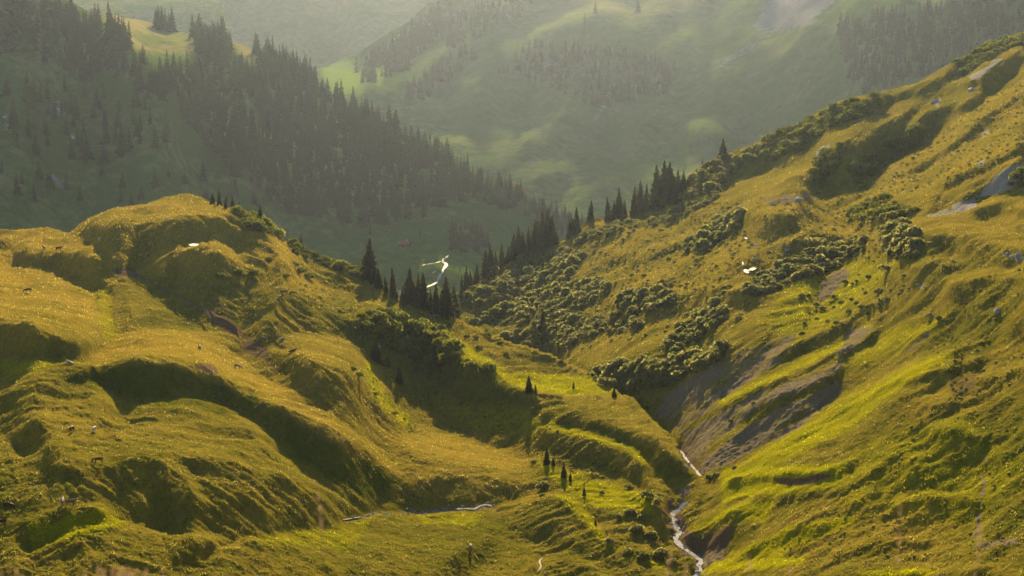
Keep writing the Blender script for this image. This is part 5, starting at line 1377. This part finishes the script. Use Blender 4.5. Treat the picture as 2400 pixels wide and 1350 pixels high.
# ------------------------------------------------------------------ cattle
def cow_mesh(pose):
    if pose == 'lie':
        pts = [(-.75, 0, .42, .30), (-.1, 0, .42, .36), (.55, 0, .46, .31), (.95, 0, .72, .17), (1.18, 0, .88, .14), (1.46, 0, .74, .085), (-1.0, 0, .35, .05), (-1.1, .15, .08, .03)]
        legs = [[(.55, .26, .22, .12), (.85, .30, .12, .07), (.55, .36, .07, .055)], [(.55, -.26, .22, .12), (.85, -.30, .12, .07), (.55, -.36, .07, .055)],
                [(-.7, .28, .22, .16), (-.25, .38, .14, .09), (-.55, .45, .07, .06)], [(-.7, -.28, .22, .16), (-.25, -.38, .14, .09), (-.55, -.45, .07, .06)]]
    else:
        pts = [(-.75, 0, 1.12, .31), (-.1, 0, 1.04, .37), (.55, 0, 1.08, .33)]
        pts += [(.95, 0, 1.28, .18), (1.2, 0, 1.42, .15), (1.5, 0, 1.24, .09)] if pose == 'stand' else [(.98, 0, .98, .18), (1.2, 0, .58, .15), (1.34, 0, .22, .09)]
        pts += [(-1.0, 0, 1.18, .05), (-1.07, 0, .55, .035)]
        legs = [[(.52, s * .17, .78, .14), (.54, s * .18, .42, .075), (.50, s * .18, .04, .06)] for s in (1, -1)] + [[(-.72, s * .18, .82, .18), (-.62, s * .19, .62, .11), (-.84, s * .19, .42, .07), (-.78, s * .19, .04, .06)] for s in (1, -1)]
    V_ = [p[:3] for p in pts]; rad = [p[3] for p in pts]
    E_ = [(0, 1), (1, 2), (2, 3), (3, 4), (4, 5), (0, 6), (6, 7)]
    for i, lg in enumerate(legs):
        prev = 2 if i < 2 else 0
        for q in lg:
            V_.append(q[:3]); rad.append(q[3]); E_.append((prev, len(V_) - 1)); prev = len(V_) - 1
    for s in (1, -1):
        x, y, z = V_[4]; V_.append((x - .02, y + s * .2, z + .06)); rad.append(.045); E_.append((4, len(V_) - 1))
    me = bpy.data.meshes.new('cow_skeleton'); me.from_pydata(V_, E_, [])
    o = bpy.data.objects.new('cow_skeleton', me); COL.objects.link(o)
    o.modifiers.new('skin', 'SKIN'); sub = o.modifiers.new('sub', 'SUBSURF'); sub.levels = 1
    for i, sv in enumerate(me.skin_vertices[0].data):
        sv.radius = (rad[i], rad[i]); sv.use_root = i == 0
    bpy.context.view_layer.update()
    dg = bpy.context.evaluated_depsgraph_get()
    out = bpy.data.meshes.new_from_object(o.evaluated_get(dg), depsgraph=dg)
    bpy.data.objects.remove(o); bpy.data.meshes.remove(me)
    out.name = 'cow'
    return out


COATS = {'dark brown': plain_material('dark_brown_coat', (0.045, 0.022, 0.014), 0.7), 'grey brown': plain_material('grey_brown_coat', (0.13, 0.095, 0.070), 0.7), 'pale': plain_material('pale_coat', (0.25, 0.20, 0.165), 0.7), 'white': plain_material('white_coat', (0.50, 0.47, 0.42), 0.7), 'brown': plain_material('brown_coat', (0.12, 0.055, 0.03), 0.7)}
POSES = {}
for u, v, coat, pose, yaw, label in [
        (102, 587, 'dark brown', 'stand', 120, 'dark reddish brown cow on the sunny knoll, left of the pair'), (137, 588, 'dark brown', 'stand', 10, 'dark brown cow on the sunny knoll, right of the pair'),
        (234, 573, 'white', 'graze', 80, 'white cow on the worn slope right of the sunny knoll'), (65, 689, 'dark brown', 'graze', 195, 'dark brown cow grazing alone on the striped slope at the left edge'),
        (664, 690, 'grey brown', 'stand', 180, 'grey brown cow in the shade of the big hill, left of the pair'), (686, 694, 'grey brown', 'graze', 0, 'grey brown cow in the shade of the big hill, right of the pair'),
        (623, 800, 'grey brown', 'stand', 170, 'dark grey cow at the bare earth left of the middle mound'), (660, 802, 'pale', 'lie', 60, 'pale cow lying at the left foot of the middle mound'), (683, 826, 'dark brown', 'lie', 20, 'dark brown cow lying on the middle mound'),
        (468, 824, 'dark brown', 'stand', 100, 'dark brown cow standing on top of the long ridge'), (556, 866, 'pale', 'graze', -20, 'pale cow grazing on the ridge above the dark gully'), (164, 860, 'pale', 'lie', 150, 'pale cow at the left end of the long ridge'),
        (167, 1018, 'brown', 'graze', 80, 'brown cow seen from behind on the lower pasture, left of two'), (220, 1016, 'white', 'graze', 85, 'whitish cow seen from behind on the lower pasture, right of two'), (229, 1094, 'brown', 'graze', 180, 'brown cow grazing in side view on the lower pasture'),
        (147, 1186, 'pale', 'stand', 100, 'pale cow standing close behind the grey one on the bank'), (166, 1187, 'grey brown', 'stand', 5, 'grey cow in side view on the bank above the green hollow'), (18, 1189, 'dark brown', 'graze', -10, 'dark brown cow at the lower left edge'), (2, 1232, 'dark brown', 'stand', 200, 'dark cow cut by the left picture edge'), (1102, 1287, 'pale', 'graze', 95, 'pale brown cow alone on the bottom meadow')]:
    if (pose, coat) not in POSES:
        base = next((m for (q, _), m in POSES.items() if q == pose), None)
        me = base.copy() if base else cow_mesh(pose)
        me.materials.clear(); me.materials.append(COATS[coat]); POSES[pose, coat] = me
    o = bpy.data.objects.new('cow', POSES[pose, coat]); COL.objects.link(o)
    p = on_near(u, v)
    o.location = p + np.array([0, 0, 0.03]); o.rotation_euler = (0, 0, R(yaw)); o.scale = (1.05,) * 3
    tag(o, label, 'cow', 'cattle on the alp')

# ------------------------------------------------------------------ the hut on the valley meadow
hp = forest_mountain.on(946, 574)
hut = bpy.data.objects.new('alpine_hut', None); COL.objects.link(hut); hut.location = hp; hut.rotation_euler = (0, 0, R(-14))
tag(hut, 'small alpine hut with a long red roof on the valley meadow', 'hut')


def part(name, verts, faces, mat, parent):
    me = bpy.data.meshes.new(name); me.from_pydata(verts, [], faces); me.materials.append(mat); me.update()
    o = bpy.data.objects.new(name, me); COL.objects.link(o); o.parent = parent
    return o


def box(x0, x1, y0, y1, z0, z1):
    return ([(x0, y0, z0), (x1, y0, z0), (x1, y1, z0), (x0, y1, z0), (x0, y0, z1), (x1, y0, z1), (x1, y1, z1), (x0, y1, z1)],
            [(0, 3, 2, 1), (4, 5, 6, 7), (0, 1, 5, 4), (1, 2, 6, 5), (2, 3, 7, 6), (3, 0, 4, 7)])


v_, f_ = box(-4.2, 4.2, -2.8, 2.8, -1.5, 2.2)
v_ += [(-4.2, 0, 3.9), (4.2, 0, 3.9)]; f_ += [(4, 7, 8), (5, 9, 6)]
part('wall', v_, f_, plain_material('grey_timber', (0.12, 0.09, 0.07)), hut)
v_ = [(-5, -3.6, 1.9), (5, -3.6, 1.9), (5, 0, 4.25), (-5, 0, 4.25), (-5, 3.6, 1.9), (5, 3.6, 1.9)]
v_ = v_ + [(x, y, z - 0.2) for x, y, z in v_]
f_ = [(0, 1, 2, 3), (3, 2, 5, 4), (7, 6, 9, 8), (8, 9, 10, 11), (0, 6, 7, 1), (5, 11, 10, 4), (0, 3, 9, 6), (3, 4, 10, 9), (2, 1, 7, 8), (5, 2, 8, 11)]
roof = part('roof', v_, f_, plain_material('red_roof', (0.30, 0.085, 0.06)), hut)
v_, f_ = box(1.4, 2.1, 0.3, 1.0, 3.4, 5.2)
part('chimney', v_, f_, plain_material('whitewash', (0.6, 0.58, 0.54)), roof)
v_, f_ = box(-0.6, 0.4, -2.85, -2.75, -1.4, 0.9)
part('door', v_, f_, plain_material('dark_timber', (0.05, 0.035, 0.025)), hut)

# ------------------------------------------------------------------ dry grass stalks on the knoll, close to the camera
M_STALK = leaf_material('dry_stalk', (0.24, 0.16, 0.05), (0.34, 0.23, 0.09), 0.4, 8)
M_SEED = leaf_material('seed_head', (0.34, 0.24, 0.14), (0.46, 0.35, 0.22), 0.45, 20)


def stalk_arrays(foot, top, bend, head, width, seed):
    """a thin curved stem and a plume of spikelets"""
    r = np.random.default_rng(seed)
    foot, top = np.array(foot, float), np.array(top, float)
    c = (foot + top) / 2 + np.array([bend, 0, 0.02])
    t = np.linspace(0, 1, 12)[:, None]
    path = (1 - t) ** 2 * foot + 2 * t * (1 - t) * c + t * t * top
    sv, sf = [], []
    for i, p in enumerate(path):
        rr = 0.0016 * (1 - 0.5 * i / 11)
        for a in range(5):
            sv.append((p[0] + rr * math.cos(a * 1.2566), p[1] + rr * math.sin(a * 1.2566), p[2]))
    for i in range(11):
        for a in range(5):
            sf.append((i * 5 + a, i * 5 + (a + 1) % 5, i * 5 + 5 + (a + 1) % 5, i * 5 + 5 + a))
    hv_, hf_ = [], []
    for k in range(46):
        q = 1 - head * r.uniform(0, 1)
        p = (1 - q) ** 2 * foot + 2 * q * (1 - q) * c + q * q * top
        ww = width * math.sin(math.pi * min(1, (1 - q) / head * 0.9 + 0.1)) + 0.001
        a = r.uniform(0, 6.28); d = np.array([math.cos(a), math.sin(a), 0.9]) * ww * r.uniform(.5, 1)
        s = np.array([-math.sin(a), math.cos(a), 0]) * 0.0016
        b = len(hv_); hv_ += [tuple(p - s), tuple(p + d * .5 - s * 1.5), tuple(p + d), tuple(p + d * .5 + s * 1.5)]; hf_.append((b, b + 1, b + 2, b + 3))
    return (np.array(sv), np.array(sf)), (np.array(hv_), np.array(hf_))


for i, (u, v, d, bend, head, width, label) in enumerate([
        (2111, 1178, 3.5, 0.02, 0.30, 0.006, 'tall orange dry grass stalk blurred in front of the lower right slope'), (2303, 1228, 3.4, -0.02, 0.22, 0.006, 'pinkish blurred grass stalk near the lower right corner'), (1574, 1290, 3.2, -0.03, 0.18, 0.009, 'thick pale seed head blurred over the creek'),
        (1610, 1318, 3.1, 0.01, 0.15, 0.008, 'short pale seed head just right of the thick one over the creek'), (1756, 1300, 3.3, 0.05, 0.25, 0.007, 'slanting pale grass stalk right of the creek at the bottom'), (1658, 1296, 3.6, 0.0, 0.2, 0.004, 'faint upright stalk between the creek seed heads and the slanting stalk'),
        (1850, 1322, 3.3, 0.02, 0.2, 0.006, 'short blurred stalk at the bottom edge right of the slanting one'), (742, 1130, 3.7, 0.05, 0.25, 0.006, 'tall faint grass stalk blurred over the left foreground mounds')]):
    p = to_world(u, v, d)
    fx = p[0] - 0.03; fz = float(knoll_z(fx, p[1]))
    st, hd = stalk_arrays((fx, p[1], fz - 0.02), p, bend, head, width, i)
    org = np.array([fx, p[1], fz])
    t = bpy.data.objects.new('grass_stalk', None); COL.objects.link(t); t.location = org; t.empty_display_size = 0.1
    tag(t, label, 'grass stalk')
    raw_mesh('stem', st[0] - org, st[1], M_STALK).parent = t
    raw_mesh('seed_head', hd[0] - org, hd[1], M_SEED, smooth=False).parent = t
sv, sf, hv_, hf_ = [], [], [], []
ns = nh = 0
for k in range(70):
    u = rnd.gauss(270, 60) if k < 58 else rnd.uniform(-20, 60)
    v = rnd.uniform(1322, 1372) + abs(u - 270) * 0.12 if k < 58 else rnd.uniform(1330, 1370)
    p = to_world(u, v, rnd.uniform(2.7, 3.5)); fx = p[0] + rnd.uniform(-.05, .05)
    st, hd = stalk_arrays((fx, p[1], float(knoll_z(fx, p[1])) - 0.02), p, rnd.uniform(-.05, .05), 0.25, 0.012, 100 + k)
    sv.append(st[0]); sf.append(st[1] + ns); ns += len(st[0]); hv_.append(hd[0]); hf_.append(hd[1] + nh); nh += len(hd[0])
nsv = sum(len(a) for a in sv)
tuft = raw_mesh('grass_tuft', np.concatenate(sv + hv_), np.concatenate(sf + [f + nsv for f in hf_]), [M_STALK, M_SEED], smooth=False, midx=np.r_[np.zeros(sum(len(f) for f in sf)), np.ones(sum(len(f) for f in hf_))])
tag(tuft, 'pinkish dry grass tops blurred along the lower left edge', 'grass', kind='stuff')

# ------------------------------------------------------------------ the air
lo, hi = np.array([1e9] * 3), np.array([-1e9] * 3)
for o in list(COL.objects):
    if o.type == 'MESH' and o.data.vertices:
        if o.get('kind') != 'structure': continue
        co = np.empty(len(o.data.vertices) * 3, np.float32); o.data.vertices.foreach_get('co', co); co = co.reshape(-1, 3)
        lo = np.minimum(lo, co.min(0)); hi = np.maximum(hi, co.max(0))
lo -= (60, 60, 1.0); hi += (60, 60, 32.0)
lo[1] = min(lo[1], -60); hi[2] = max(hi[2], 5)
hv = np.array([[x, y, z] for z in (lo[2], hi[2]) for y in (lo[1], hi[1]) for x in (lo[0], hi[0])])
ht = NT('haze')
pv = ht.n('ShaderNodeVolumePrincipled')
pv.inputs['Color'].default_value = (0.56, 0.71, 1.0, 1)
pv.inputs['Density'].default_value = HAZE_DENSITY
pv.inputs['Anisotropy'].default_value = 0.82
ht.l(pv.outputs[0], ht.out.inputs['Volume'])
haze = raw_mesh('haze', hv, [[0, 2, 3, 1], [4, 5, 7, 6], [0, 1, 5, 4], [2, 6, 7, 3], [0, 4, 6, 2], [1, 3, 7, 5]], ht.m, smooth=False)
tag(haze, 'thin pale haze filling the valley', 'haze', kind='stuff')
